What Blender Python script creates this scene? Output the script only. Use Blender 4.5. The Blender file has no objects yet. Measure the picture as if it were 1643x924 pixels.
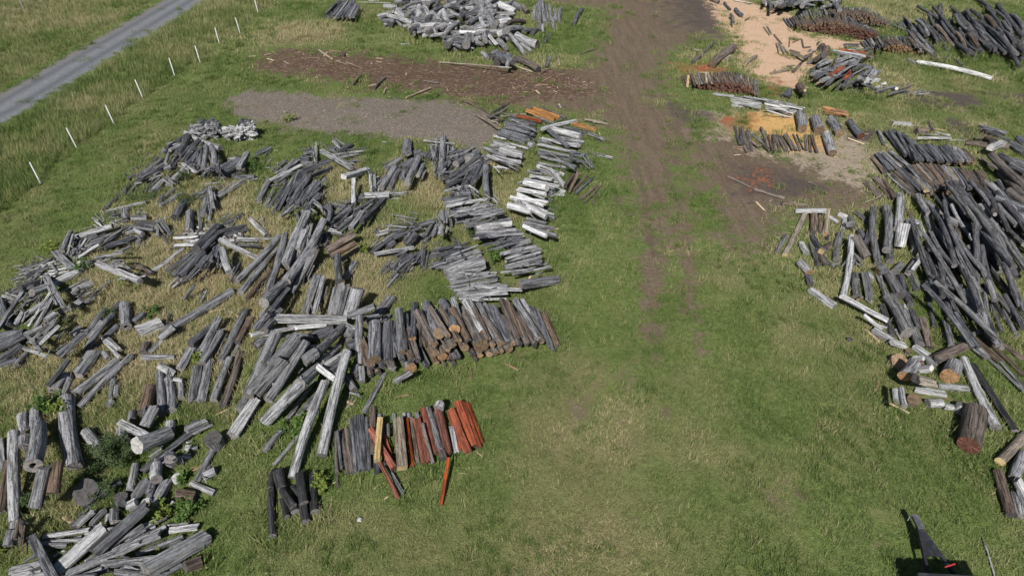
import bpy, math, random
import numpy as np
from mathutils import Vector, Matrix, Quaternion, noise as mnoise

random.seed(11)
RNG = np.random.default_rng(11)
SC = bpy.context.scene
COL = SC.collection

# ------------------------------------------------------------------ camera
W, HGT = 1643.0, 924.0
CAM_H = 16.0
PITCH = math.radians(39.5)
HFOV = math.radians(80.0)
FPX = W / 2 / math.tan(HFOV / 2)
CP, SP = math.cos(PITCH), math.sin(PITCH)

def ray(px, py):
    dx = (px - W / 2) / FPX
    dy = (HGT / 2 - py) / FPX
    return Vector((dx, CP + SP * dy, -SP + CP * dy))

def at(px, py, z=0.0):
    d = ray(px, py)
    t = (z - CAM_H) / d.z
    return Vector((d.x * t, d.y * t, z))

def depth(p):
    return p.y * CP + (CAM_H - p.z) * SP

cam_d = bpy.data.cameras.new('camera')
cam = bpy.data.objects.new('camera', cam_d)
COL.objects.link(cam)
cam.location = (0, 0, CAM_H)
cam.rotation_euler = (math.pi / 2 - PITCH, 0, 0)
cam_d.sensor_fit = 'HORIZONTAL'
cam_d.angle = HFOV
cam_d.clip_end = 3000
SC.camera = cam

# ------------------------------------------------------------------ light
SUN_EL = math.radians(47.0)
SUN_AZ = math.radians(13.0)          # light travels forward and a little to the right
D = Vector((math.sin(SUN_AZ) * math.cos(SUN_EL), math.cos(SUN_AZ) * math.cos(SUN_EL), -math.sin(SUN_EL)))
sd = bpy.data.lights.new('sun', 'SUN')
sd.energy = 5.0
sd.angle = math.radians(0.5)
sd.color = (1.0, 0.978, 0.945)
so = bpy.data.objects.new('sun', sd)
COL.objects.link(so)
so.rotation_euler = D.to_track_quat('-Z', 'Y').to_euler()
so.location = (0, -10, 60)
wd = bpy.data.worlds.new('World')
SC.world = wd
wd.use_nodes = True
wn = wd.node_tree
bg = wn.nodes['Background']
sky = wn.nodes.new('ShaderNodeTexSky')
sky.sky_type = 'NISHITA'
sky.sun_disc = False
sky.sun_elevation = SUN_EL
sky.sun_rotation = math.radians(180) + SUN_AZ
wn.links.new(sky.outputs[0], bg.inputs[0])
bg.inputs[1].default_value = 0.052
SC.view_settings.view_transform = 'Standard'
SC.view_settings.look = 'None'
SC.view_settings.exposure = 0.42
SC.view_settings.gamma = 1.0

# ------------------------------------------------------------------ node helpers
class NT:
    def __init__(s, name):
        s.m = bpy.data.materials.new(name)
        s.m.use_nodes = True
        s.t = s.m.node_tree
        s.b = s.t.nodes['Principled BSDF']
        s.b.inputs['Roughness'].default_value = 0.85
        s.b.inputs['Specular IOR Level'].default_value = 0.25
    def n(s, kind, **kw):
        x = s.t.nodes.new('ShaderNode' + kind)
        for k, v in kw.items():
            setattr(x, k, v)
        return x
    def l(s, a, b):
        s.t.links.new(a, b)
    def val(s, sock, v):
        if isinstance(v, bpy.types.NodeSocket):
            s.l(v, sock)
        else:
            sock.default_value = v
    def noise(s, vec, scale, detail=4, rough=0.55, dist=0.0):
        x = s.n('TexNoise')
        s.l(vec, x.inputs['Vector'])
        x.inputs['Scale'].default_value = scale
        x.inputs['Detail'].default_value = detail
        x.inputs['Roughness'].default_value = rough
        x.inputs['Distortion'].default_value = dist
        return x.outputs['Fac']
    def map(s, vec, scale):
        x = s.n('Mapping')
        s.l(vec, x.inputs['Vector'])
        x.inputs['Scale'].default_value = scale
        return x.outputs[0]
    def math(s, op, a, b=0.0, c=None, clamp=False):
        x = s.n('Math', operation=op, use_clamp=clamp)
        s.val(x.inputs[0], a)
        s.val(x.inputs[1], b)
        if c is not None:
            s.val(x.inputs[2], c)
        return x.outputs[0]
    def ramp(s, fac, lo, hi):
        x = s.n('MapRange')
        x.clamp = True
        s.val(x.inputs['Value'], fac)
        x.inputs['From Min'].default_value = lo
        x.inputs['From Max'].default_value = hi
        return x.outputs[0]
    def mix(s, fac, a, b, mode='MIX'):
        x = s.n('MixRGB', blend_type=mode)
        s.val(x.inputs[0], fac)
        for i, v in ((1, a), (2, b)):
            if isinstance(v, bpy.types.NodeSocket):
                s.l(v, x.inputs[i])
            else:
                x.inputs[i].default_value = tuple(v) + (1,) if len(v) == 3 else v
        return x.outputs[0]
    def attr(s, name, typ='GEOMETRY'):
        x = s.n('Attribute', attribute_name=name, attribute_type=typ)
        return x.outputs['Fac']
    def bump(s, h, strength, dist):
        x = s.n('Bump')
        x.inputs['Strength'].default_value = strength
        x.inputs['Distance'].default_value = dist
        s.l(h, x.inputs['Height'])
        s.l(x.outputs[0], s.b.inputs['Normal'])
    def out(s, col):
        s.l(col, s.b.inputs['Base Color'])
        return s.m

def wood(name, c, c2, crack, var=0.45, patch=0.5, sat=0.9):
    k = NT(name)
    tc = k.n('TexCoord')
    oi = k.n('ObjectInfo')
    off = k.n('VectorMath', operation='ADD')
    k.l(tc.outputs['Object'], off.inputs[0])
    cmb = k.n('CombineXYZ')
    for i, f in enumerate((91.7, 57.3, 33.1)):
        k.l(k.math('MULTIPLY', oi.outputs['Random'], f), cmb.inputs[i])
    k.l(cmb.outputs[0], off.inputs[1])
    v = off.outputs[0]
    grain = k.noise(k.map(v, (1.1, 13, 13)), 1.0, 6, 0.65, 0.4)
    fine = k.noise(k.map(v, (2.5, 38, 38)), 1.0, 3, 0.6)
    big = k.noise(k.map(v, (1.6, 3.2, 3.2)), 1.0, 4, 0.6)
    col = k.mix(k.ramp(grain, 0.40, 0.62), c, c2)
    col = k.mix(k.math('MULTIPLY', k.ramp(big, 0.55, 0.72), patch), col, [min(1, x * 1.3 + 0.02) for x in c2])
    mot = k.noise(v, 11.0, 4, 0.7)
    col = k.mix(k.math('MULTIPLY', k.ramp(mot, 0.56, 0.68), patch * 1.1), col, [min(1, x * 1.35 + 0.03) for x in c2])
    col = k.mix(k.math('MULTIPLY', k.ramp(mot, 0.44, 0.33), 0.55), col, crack)
    ck = k.ramp(grain, 0.49, 0.42)
    ck2 = k.ramp(fine, 0.47, 0.36)
    col = k.mix(k.math('MULTIPLY', ck2, 0.6), col, crack)
    col = k.mix(k.math('MULTIPLY', ck, 0.72), col, crack)
    # per-log tone
    hs = k.n('HueSaturation')
    k.l(col, hs.inputs['Color'])
    k.l(k.math('MULTIPLY_ADD', oi.outputs['Random'], var, 1.0 - var * 0.5), hs.inputs['Value'])
    r2 = k.math('FRACT', k.math('MULTIPLY', oi.outputs['Random'], 37.7))
    k.l(k.math('MULTIPLY_ADD', r2, sat, 1.0 - sat * 0.5), hs.inputs['Saturation'])
    h = k.math('ADD', k.math('MULTIPLY', grain, 1.0), k.math('MULTIPLY', fine, 0.5))
    k.bump(h, 1.0, 0.09)
    return k.out(hs.outputs[0])

TONES = {
    'g': ((.148, .146, .149), (.275, .272, .278), (.034, .033, .034), 'grey'),
    'd': ((.068, .069, .076), (.150, .152, .164), (.017, .017, .019), 'dark grey'),
    'l': ((.250, .247, .246), (.425, .420, .416), (.064, .062, .061), 'silver grey'),
    'q': ((.046, .045, .049), (.118, .117, .124), (.010, .010, .011), 'dark grey'),
    'h': ((.108, .105, .104), (.215, .211, .210), (.022, .021, .021), 'mottled grey'),
    'w': ((.400, .396, .390), (.560, .554, .545), (.150, .144, .140), 'bleached white'),
    'n': ((.105, .079, .063), (.190, .152, .125), (.030, .023, .018), 'brown'),
    'k': ((.022, .022, .024), (.045, .044, .046), (.010, .010, .010), 'charred black'),
    'o': ((.300, .150, .065), (.430, .240, .115), (.140, .065, .033), 'orange'),
    'R': ((.230, .060, .030), (.340, .105, .056), (.085, .028, .017), 'red'),
    'y': ((.380, .275, .130), (.490, .370, .195), (.220, .145, .070), 'yellow'),
    't': ((.215, .176, .130), (.320, .268, .205), (.100, .078, .056), 'tan'),
}
MW = {k: wood('wood_' + v[3].replace(' ', '_'), v[0], v[1], v[2], var=.75 if k in 'Roy' else .5, patch=.15 if k in 'Royn' else .5, sat=.4 if k in 'Royt' else .9) for k, v in TONES.items()}

def endmat(name, c, c2, dark):
    k = NT(name)
    tc = k.n('TexCoord')
    oi = k.n('ObjectInfo')
    vm = k.n('Vectorrotate') if False else None
    sep = k.n('SeparateXYZ')
    k.l(tc.outputs['Object'], sep.inputs[0])
    rad = k.math('SQRT', k.math('ADD', k.math('POWER', sep.outputs[1], 2.0), k.math('POWER', sep.outputs[2], 2.0)))
    nz = k.noise(tc.outputs['Object'], 9.0, 4, 0.6)
    rings = k.math('SINE', k.math('ADD', k.math('MULTIPLY', rad, 190.0), k.math('MULTIPLY', nz, 9.0)))
    col = k.mix(k.ramp(rings, -1, 1), c, c2)
    off = k.n('VectorMath', operation='ADD')
    k.l(tc.outputs['Object'], off.inputs[0])
    k.l(oi.outputs['Random'], off.inputs[1])
    col = k.mix(k.math('MULTIPLY', k.ramp(k.noise(off.outputs[0], 9.0, 5, 0.75), 0.44, 0.66), 0.85), col, dark)
    hs = k.n('HueSaturation')
    k.l(col, hs.inputs['Color'])
    k.l(k.math('MULTIPLY_ADD', oi.outputs['Random'], 0.6, 0.7), hs.inputs['Value'])
    k.bump(k.math('ADD', rings, nz), 0.35, 0.01)
    return k.out(hs.outputs[0])

ME = {
    'g': endmat('end_grain_grey', (.135, .124, .117), (.20, .185, .174), (.05, .043, .040)),
    'd': endmat('end_grain_dark', (.052, .047, .046), (.082, .075, .072), (.02, .019, .019)),
    'o': endmat('end_grain_orange', (.215, .120, .058), (.30, .180, .090), (.075, .044, .027)),
    'b': endmat('end_grain_tan', (.155, .105, .064), (.225, .158, .100), (.045, .030, .020)),
    'R': endmat('end_grain_red', (.095, .040, .026), (.150, .066, .042), (.030, .015, .012)),
    'y': endmat('end_grain_yellow', (.32, .245, .12), (.40, .32, .175), (.17, .115, .055)),
    'w': endmat('end_grain_white', (.38, .365, .34), (.48, .465, .44), (.19, .175, .16)),
}
END_OF = {'q': 'd', 'h': 'g', 'g': 'g', 'd': 'd', 'l': 'g', 'w': 'w', 'n': 'd', 'k': 'g', 'o': 'o', 'R': 'R', 'y': 'y', 't': 'y'}

# ------------------------------------------------------------------ support height map (logs rest on what was laid before them)
HX0, HX1, HY0, HY1, HC = -48.0, 58.0, 5.0, 84.0, 0.06
HNX, HNY = int((HX1 - HX0) / HC), int((HY1 - HY0) / HC)
HM = np.zeros((HNX, HNY), np.float32)

def hm_sample(x, y):
    i = np.clip(((x - HX0) / HC).astype(int), 0, HNX - 1)
    j = np.clip(((y - HY0) / HC).astype(int), 0, HNY - 1)
    return HM[i, j]

def hm_stamp(a, b, r, rz):
    lo = np.minimum([a.x, a.y], [b.x, b.y]) - r
    hi = np.maximum([a.x, a.y], [b.x, b.y]) + r
    i0, i1 = int(max(0, (lo[0] - HX0) / HC)), int(min(HNX, (hi[0] - HX0) / HC + 1))
    j0, j1 = int(max(0, (lo[1] - HY0) / HC)), int(min(HNY, (hi[1] - HY0) / HC + 1))
    if i1 <= i0 or j1 <= j0:
        return
    X = HX0 + (np.arange(i0, i1)[:, None] + .5) * HC
    Y = HY0 + (np.arange(j0, j1)[None, :] + .5) * HC
    dx, dy = b.x - a.x, b.y - a.y
    L2 = dx * dx + dy * dy + 1e-9
    t = np.clip(((X - a.x) * dx + (Y - a.y) * dy) / L2, 0, 1)
    dd = np.hypot(X - a.x - t * dx, Y - a.y - t * dy)
    zt = a.z + t * (b.z - a.z) + rz * np.sqrt(np.clip(1 - (dd / r) ** 2, 0, 1)) * .92
    sub = HM[i0:i1, j0:j1]
    np.maximum(sub, np.where(dd < r * .93, zt, 0), out=sub)

def rest_line(a, b, r):
    """heights of the line on which a bar from a to b comes to rest"""
    L = (b - a).length
    n = max(5, int(L / 0.09))
    t = np.linspace(0.02, 0.98, n)
    dx, dy = b.x - a.x, b.y - a.y
    l = math.hypot(dx, dy) + 1e-9
    nx, ny = -dy / l, dx / l
    h = np.zeros(n)
    for k in (-.55, -.25, 0, .25, .55):
        hh = hm_sample(a.x + dx * t + nx * r * k, a.y + dy * t + ny * r * k)
        h = np.maximum(h, hh - r * (1 - math.sqrt(1 - k * k)))
    # drop needle peaks
    h = np.minimum(h, np.maximum(np.roll(h, 1), np.roll(h, -1)) + .04)
    hull = []
    for p in zip(t, h):
        while len(hull) >= 2 and (hull[-1][0] - hull[-2][0]) * (p[1] - hull[-2][1]) - (hull[-1][1] - hull[-2][1]) * (p[0] - hull[-2][0]) >= 0:
            hull.pop()
        hull.append(p)
    for p, q in zip(hull, hull[1:]):
        if p[0] <= .5 <= q[0]:
            s = (q[1] - p[1]) / (q[0] - p[0])
            return p[1] - s * p[0], p[1] + s * (1 - p[0])
    return h[0], h[-1]

# ------------------------------------------------------------------ log meshes (local x = length)
BENDK = 1.0
def vnoise(x, y, z=0.0):
    return mnoise.noise(Vector((x, y, z)))

def log_mesh(kind, L, r, big, tone, e, front, hollow=False, tz=None):
    """returns body mesh and list of (mesh) for separate cut ends. front: tuple(bool,bool) which ends get their own mesh"""
    sd = random.uniform(0, 500)
    if kind == 'r':
        ns = 28 if big > 1 else (14 if big else 9)
    elif kind == 's':
        ns = 14 if big > 1 else (9 if big else 6)
    else:
        ns = 12 if big else 8
    nr = int(min(14, max(3, L / r / 1.6))) if big else int(min(6, max(3, L / r / 3)))
    bend = random.uniform(-.018, .018) * L * BENDK if kind == 'r' else random.uniform(-.006, .006) * L
    bend2 = random.uniform(-.012, .012) * L * BENDK if kind == 'r' else random.uniform(-.008, .008) * L
    taper = random.uniform(-.16, .16) if kind in 'rs' else 0
    twist = random.uniform(-.35, .35) if kind == 's' else 0
    knots = [(random.random(), random.uniform(0, 6.28), random.uniform(.10, .28)) for _ in range(random.choice((0, 1, 1, 2)))] if kind == 'r' and big else []
    if kind == 's':
        base = [random.uniform(.66, 1.15) for _ in range(ns)]
        asp = random.uniform(.62, .95)
        ang = sorted((i + random.uniform(-.28, .28)) / ns * 2 * math.pi for i in range(ns))
    elif kind in 'bp':
        hz = tz / r if tz else (.32 if kind == 'p' else random.uniform(.75, .95))
        per = []
        q = ns // 4
        for (ax, ay), (bx, by) in (((1, 1), (-1, 1)), ((-1, 1), (-1, -1)), ((-1, -1), (1, -1)), ((1, -1), (1, 1))):
            for i in range(q):
                f = (i + .12) / q if i == 0 else i / q
                per.append((ax + (bx - ax) * f, (ay + (by - ay) * f) * hz))
    verts, rings = [], []
    jag = (.16 if kind == 's' else .05 if kind in 'bp' else .03) * r * 2
    ej = [[random.uniform(-1, 1) for _ in range(ns)] for _ in (0, 1)]
    sl = [random.uniform(-.25, .25) * (1 if kind != 's' else 1.6) for _ in (0, 1)]
    for k in range(nr + 1):
        t = k / nr
        x = (t - .5) * L
        cy, cz = bend * math.sin(math.pi * t), bend2 * math.sin(math.pi * t)
        ring = []
        for i in range(ns):
            if kind in 'rs':
                a = (2 * math.pi * i / ns) if kind == 'r' else ang[i] + twist * (t - .5)
                rr = r * (1 + taper * (t - .5))
                if kind == 'r':
                    rr *= 1 + .10 * vnoise(math.cos(a) * 1.3 + sd, math.sin(a) * 1.3, x / r * .18) + .05 * vnoise(math.cos(a) * 4 + sd, math.sin(a) * 4, x / r * .5 + 9) + (.055 * vnoise(math.cos(a) * 9 + sd, math.sin(a) * 9, x / r * .16 + 3) if big > 1 else 0)
                    for kt, ka, kh in knots:
                        da = (a - ka + math.pi) % (2 * math.pi) - math.pi
                        rr += r * kh * math.exp(-((t - kt) * L / r / .5) ** 2 - (da / .4) ** 2)
                    y, z = rr * math.cos(a), rr * math.sin(a)
                else:
                    rr *= base[i] * (1 + .13 * vnoise(i * 3.1 + sd, x / r * .35, 2))
                    y, z = rr * math.cos(a), rr * math.sin(a) * asp
            else:
                w = 1 + .07 * vnoise(sd, x / r * .4, i * 1.7)
                y, z = per[i][0] * r * w, per[i][1] * r * (1 + .09 * vnoise(sd + 7, x / r * .4, i * 2.3))
            xx = x
            if k in (0, nr):
                ei = 0 if k == 0 else 1
                xx += ej[ei][i] * jag + sl[ei] * y
            verts.append((xx, y + cy, z + cz))
            ring.append(len(verts) - 1)
        rings.append(ring)
    faces = []
    for k in range(nr):
        A, B = rings[k], rings[k + 1]
        for i in range(ns):
            j = (i + 1) % ns
            faces.append((A[i], A[j], B[j], B[i]))
    ends = []
    midx = []
    for ei in (0, 1):
        R = rings[0] if ei == 0 else rings[-1]
        c = [sum(verts[i][q] for i in R) / ns for q in range(3)]
        own = front[ei]
        pts = [verts[i] for i in R]
        if own:
            ev, ef = list(pts), []
            if hollow:
                hr = random.uniform(.32, .48)
                n = ns
                ev += [tuple(c[q] + (p[q] - c[q]) * (hr + .07 * vnoise(i * 1.9 + sd, 3)) for q in range(3)) for i, p in enumerate(pts)]
                dep = (1 if ei == 0 else -1) * min(.8 * L, r * 2.4)
                ev += [(p[0] + dep, p[1], p[2]) for p in ev[n:2 * n]]
                ev.append((c[0] + dep, c[1], c[2]))
                for i in range(n):
                    j = (i + 1) % n
                    q1, q2, q3 = (i, j, n + j, n + i), (n + i, n + j, 2 * n + j, 2 * n + i), (2 * n + i, 2 * n + j, 3 * n)
                    for q in (q1, q2, q3):
                        ef.append(q[::-1] if ei == 1 else q)
                fm = [0] * 0
            else:
                mid = [tuple(c[q] + (p[q] - c[q]) * .5 + (random.uniform(-1, 1) * jag * .5 if q == 0 else 0) for q in range(3)) for p in pts]
                ev += mid + [tuple(c)]
                for i in range(ns):
                    j = (i + 1) % ns
                    for q in ((i, j, ns + j, ns + i), (ns + i, ns + j, 2 * ns)):
                        ef.append(q[::-1] if ei == 1 else q)
            me = bpy.data.meshes.new('cut_end')
            me.from_pydata(ev, [], [f[::-1] for f in ef])
            me.materials.append(ME[e])
            ends.append(me)
        else:
            verts.append(tuple(c))
            ci = len(verts) - 1
            for i in range(ns):
                j = (i + 1) % ns
                f = (R[i], R[j], ci)
                midx.append(len(faces))
                faces.append(f[::-1] if ei == 0 else f)
    me = bpy.data.meshes.new('log')
    me.from_pydata(verts, [], faces)
    me.materials.append(MW[tone])
    me.materials.append(ME[e])
    for i in midx:
        me.polygons[i].material_index = 1
    if kind == 'r':
        me.polygons.foreach_set('use_smooth', [True] * len(faces))
        me.set_sharp_from_angle(angle=math.radians(48))
    elif kind != 's':
        me.polygons.foreach_set('use_smooth', [True] * len(faces))
        me.set_sharp_from_angle(angle=math.radians(32))
    me.update()
    return me, ends

HMAX = 1.6
PIECES = []          # every laid piece of wood, for the labels

NAMES = {'r': ('log', 'log'), 's': ('split_post', 'split post'), 'b': ('squared_beam', 'squared beam'), 'p': ('plank', 'plank')}

def lay(pile, kind, tone, p0, p1, wpx, ppx, e=None, label=None, hollow=False, z=None, noun=None, dirs=None, src_w=None, cutends=True):
    """lay one piece between two picture points; it rests on whatever was laid before"""
    d0 = depth(at(p0[0], p0[1])), depth(at(p1[0], p1[1]))
    r = .5 * wpx * (d0[0] + d0[1]) / 2 / FPX
    if kind in 'sb':
        r *= .94
    rz = r * (.32 if kind == 'p' else .85 if kind == 'b' else .8 if kind == 's' else 1.0)
    if dirs is None:
        za = zb = rz
        for _ in range(3):
            a, b = at(p0[0], p0[1], za), at(p1[0], p1[1], zb)
            rn = .5 * wpx * (depth(a) + depth(b)) / 2 / FPX * (.94 if kind in 'sb' else 1.0)
            rz *= rn / r
            r = rn
            h0, h1 = rest_line(a, b, r)
            h0, h1 = HMAX * (1 - math.exp(-max(h0, 0) / HMAX)), HMAX * (1 - math.exp(-max(h1, 0) / HMAX))
            sink = .22 * min(r, .2)
            s0 = sink if h0 > .02 else .1 * r
            s1 = sink if h1 > .02 else .1 * r
            za, zb = min(h0, 2.6) - s0 + rz, min(h1, 2.6) - s1 + rz
            lim = .55 * (Vector((a.x, a.y)) - Vector((b.x, b.y))).length
            if abs(za - zb) > lim:
                m = max(za, zb)
                za, zb = max(za, m - lim), max(zb, m - lim)
        a, b = at(p0[0], p0[1], za), at(p1[0], p1[1], zb)
    else:
        a, b = dirs
    v = b - a
    L = max(v.length, .12)
    if v.length < .05:
        v = Vector((0, .1, 0))
    if dirs is None or L > .2:
        hm_stamp(a, b, r, rz)
    e = e or END_OF[tone]
    rp = wpx / W * 1024
    big = 2 if rp > 14 else (1 if rp > 5.5 else 0)
    camv = Vector((0, 0, CAM_H)) - (a + b) / 2
    f = v.dot(camv)
    own = rp > 6 and kind in 'rsb' and cutends
    front = (own and f < 0, own and f > 0)
    me, ends = log_mesh(kind, L, r, big, tone, e, front, hollow)
    nm, nn = NAMES[kind]
    if L < 2.3 * r * 2 and kind != 'p':
        nm, nn = ('log_round', 'short log round') if kind == 'r' else ('timber_offcut', 'timber offcut')
    elif kind == 'r' and pile in ('bark log heap', 'black pole heap', 'big logs at the right edge'):
        nm, nn = ('black_pole', 'pole') if pile == 'black pole heap' else ('bark_log', 'log')
    elif kind == 's' and r < .048:
        nm, nn = 'stick', 'stick'
    elif kind == 's' and r < .068:
        nm, nn = 'split_lath', 'split lath'
    elif kind == 's' and pile.endswith('stack'):
        nm, nn = 'fence_timber', 'post'
    elif kind == 's' and (tone in 'lw' or r > .155) and pile != 'row of brown posts':
        nm, nn = 'timber_slab', 'slab'
    elif kind == 'r' and L > 15 * r:
        nm, nn = 'pole', 'pole'
    if noun:
        nm, nn = noun
    me.name = nm
    o = bpy.data.objects.new(nm, me)
    COL.objects.link(o)
    q = v.to_track_quat('X', 'Z')
    roll = random.uniform(-.5, .5) if kind == 's' else random.uniform(-3, 3) if kind == 'r' else random.uniform(-.12, .12)
    q = q @ Quaternion((1, 0, 0), roll)
    o.rotation_mode = 'QUATERNION'
    o.rotation_quaternion = q
    o.location = (a + b) / 2
    o['category'] = 'log' if kind == 'r' else 'post' if kind == 's' else 'beam' if kind == 'b' else 'plank'
    if nm == 'timber_offcut':
        o['category'] = 'offcut'
    for m in ends:
        c = bpy.data.objects.new('cut_end', m)
        COL.objects.link(c)
        c.parent = o
        if hollow:
            c['label'] = 'hollow cut end'
    o['group'] = 'timber of the ' + pile
    o['kind'] = 'thing'
    PIECES.append(dict(o=o, pile=pile, tone=tone, noun=nn, L=L, r=r, p0=p0, p1=p1, label=label, e=e, hollow=hollow, kind=kind))
    return o

SPL_V, SPL_F, SPL_M = [], [], []
def splinters(ox, oy, f, x0, y0, x1, y1, w, tone, n):
    l = math.hypot(x1 - x0, y1 - y0) + 1e-6
    w = min(w, 46)
    base = math.atan2(y1 - y0, x1 - x0)
    for _ in range(n):
        c = (random.uniform(min(x0, x1) - w * .5, max(x0, x1) + w * .5), random.uniform(min(y0, y1) - w * .7, max(y0, y1) + w * .7))
        a = base + random.gauss(0, .4)
        hl = random.uniform(.12, .4) * min(l, 130)
        pa, pb = (ox + (c[0] - math.cos(a) * hl) / f, oy + (c[1] - math.sin(a) * hl) / f), (ox + (c[0] + math.cos(a) * hl) / f, oy + (c[1] + math.sin(a) * hl) / f)
        A, B = at(*pa), at(*pb)
        r = .5 * random.uniform(7, 17) / f * depth(A) / FPX
        h0, h1 = rest_line(A, B, r)
        h0, h1 = min(h0, .7), min(h1, .7)
        if abs(h0 - h1) > .5 * (A - B).length:
            continue
        A, B = at(pa[0], pa[1], h0 + r * .5), at(pb[0], pb[1], h1 + r * .5)
        hm_stamp(A, B, r, r * .8)
        d = (B - A).normalized()
        s = d.cross(Vector((0, 0, 1))).normalized()
        u = s.cross(d)
        i0, ns = len(SPL_V), 5
        ph = random.uniform(0, 6)
        for k, (cc, sc) in enumerate(((A, .8), (B, .9))):
            for i in range(ns):
                t = ph + 2 * math.pi * i / ns
                rr = r * sc * random.uniform(.7, 1.2)
                SPL_V.append(tuple(cc + s * rr * math.cos(t) + u * rr * .7 * math.sin(t) + d * random.uniform(-1, 1) * r))
        m = 'dglnw'.find(tone)
        m = m if m >= 0 else 0
        if random.random() < .4:
            m = random.choice((0, 0, 1, 1, 2))
        for i in range(ns):
            j = (i + 1) % ns
            SPL_F.append((i0 + i, i0 + j, i0 + ns + j, i0 + ns + i)); SPL_M.append(m)
        SPL_F.append(tuple(range(i0, i0 + ns))[::-1]); SPL_M.append(m)
        SPL_F.append(tuple(range(i0 + ns, i0 + 2 * ns))); SPL_M.append(m)

WK = .92
CLUTTER = {k: .75 for k in ('root stump heap', 'dark heap beside dry grass', 'crossed beam heap', 'cluster by the pad edge', 'heap below the gravel pad', 'west heap on the slope', 'splayed split post heap', 'white board fan', 'knotted slab stack', 'long grey post stack')}
CLUTTER.update({k: .4 for k in ('lower left log scatter', 'stump scatter by the bush', 'plank pile at lower left', 'big log jam', 'dark topped twin stack', 'white log stack', 'mixed scrap heap', 'big logs in dry grass')})
def P(pile, ox, oy, f, text):
    """one pile: 'x0 y0 x1 y1 w kind tone [end] [H] [| label]' per piece, in the pixels of an enlarged view"""
    global BENDK
    clutter = CLUTTER.get(pile, 0)
    wk = WK * (.86 if pile == 'bark log heap' else 1.0)
    BENDK = 2.4 if pile in ('bark log heap', 'black pole heap') else 1.8
    for item in text.replace('\n', ';').split(';'):
        item = item.strip()
        if not item:
            continue
        lab = None
        if '|' in item:
            item, lab = [q.strip() for q in item.split('|')]
        q = item.split()
        x0, y0, x1, y1, w = [float(t) for t in q[:5]]
        kind, tone = q[5], q[6]
        e = None
        hol = False
        for t in q[7:]:
            if t == 'H':
                hol = True
            else:
                e = t
        if clutter:
            splinters(ox, oy, f, x0, y0, x1, y1, w, tone, int(clutter * random.uniform(2, 9)))
        for rep in (0, 1):
          if clutter and w < 70 and random.random() < clutter * (1 if kind == 's' else .45) * (1 - .6 * rep):
              l = math.hypot(x1 - x0, y1 - y0) + 1e-6
              ux, uy = (x1 - x0) / l, (y1 - y0) / l
              sg = random.choice((-1, 1)) * w * random.uniform(.6, 1.1)
              sh = random.uniform(-.25, .25) * l
              ra = random.gauss(0, .16)
              cxx, cyy = (x0 + x1) / 2 - uy * sg + ux * sh, (y0 + y1) / 2 + ux * sg + uy * sh
              hl = l * random.uniform(.3, .52)
              vx, vy = ux * math.cos(ra) - uy * math.sin(ra), ux * math.sin(ra) + uy * math.cos(ra)
              ww = max(w * random.uniform(.35, .6), 9)
              lay(pile, 's', random.choice((tone, tone, 'd', 'g')), (ox + (cxx - vx * hl) / f, oy + (cyy - vy * hl) / f), (ox + (cxx + vx * hl) / f, oy + (cyy + vy * hl) / f), ww / f, ww)
        lay(pile, kind, tone, (ox + x0 / f, oy + y0 / f), (ox + x1 / f, oy + y1 / f), w * wk / f, w, e, lab, hol)

def poly_at(pl, t):
    ls = [math.dist(a, b) for a, b in zip(pl, pl[1:])]
    s = t * sum(ls)
    for (a, b), l in zip(zip(pl, pl[1:]), ls):
        if s <= l or (a, b) == (pl[-2], pl[-1]):
            k = s / l
            return (a[0] + (b[0] - a[0]) * k, a[1] + (b[1] - a[1]) * k)
        s -= l

def row(pile, ox, oy, f, up, lo, n, w, tones, kind='s', jit=4, noun=('stack_post', 'post'), e=None):
    for i in range(n):
        t = (i + .5) / n
        a, b = poly_at(up, t), poly_at(lo, t)
        ja, jb = random.gauss(0, jit), random.gauss(0, jit)
        ww = w * random.uniform(.8, 1.2)
        p0 = (ox + (a[0] + random.gauss(0, jit * .4)) / f, oy + (a[1] + ja) / f)
        p1 = (ox + (b[0] + random.gauss(0, jit * .4)) / f, oy + (b[1] + jb) / f)
        k = kind if kind != 'm' else random.choice('rss')
        lay(pile, k, random.choice(tones), p0, p1, ww / f, ww, e=e, noun=noun, cutends=False)

def inside(p, poly):
    c = False
    for (x1, y1), (x2, y2) in zip(poly, poly[1:] + poly[:1]):
        if (y1 > p[1]) != (y2 > p[1]) and p[0] < (x2 - x1) * (p[1] - y1) / (y2 - y1) + x1:
            c = not c
    return c

STUFF_V, STUFF_F, STUFF_M = [], [], []

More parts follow.
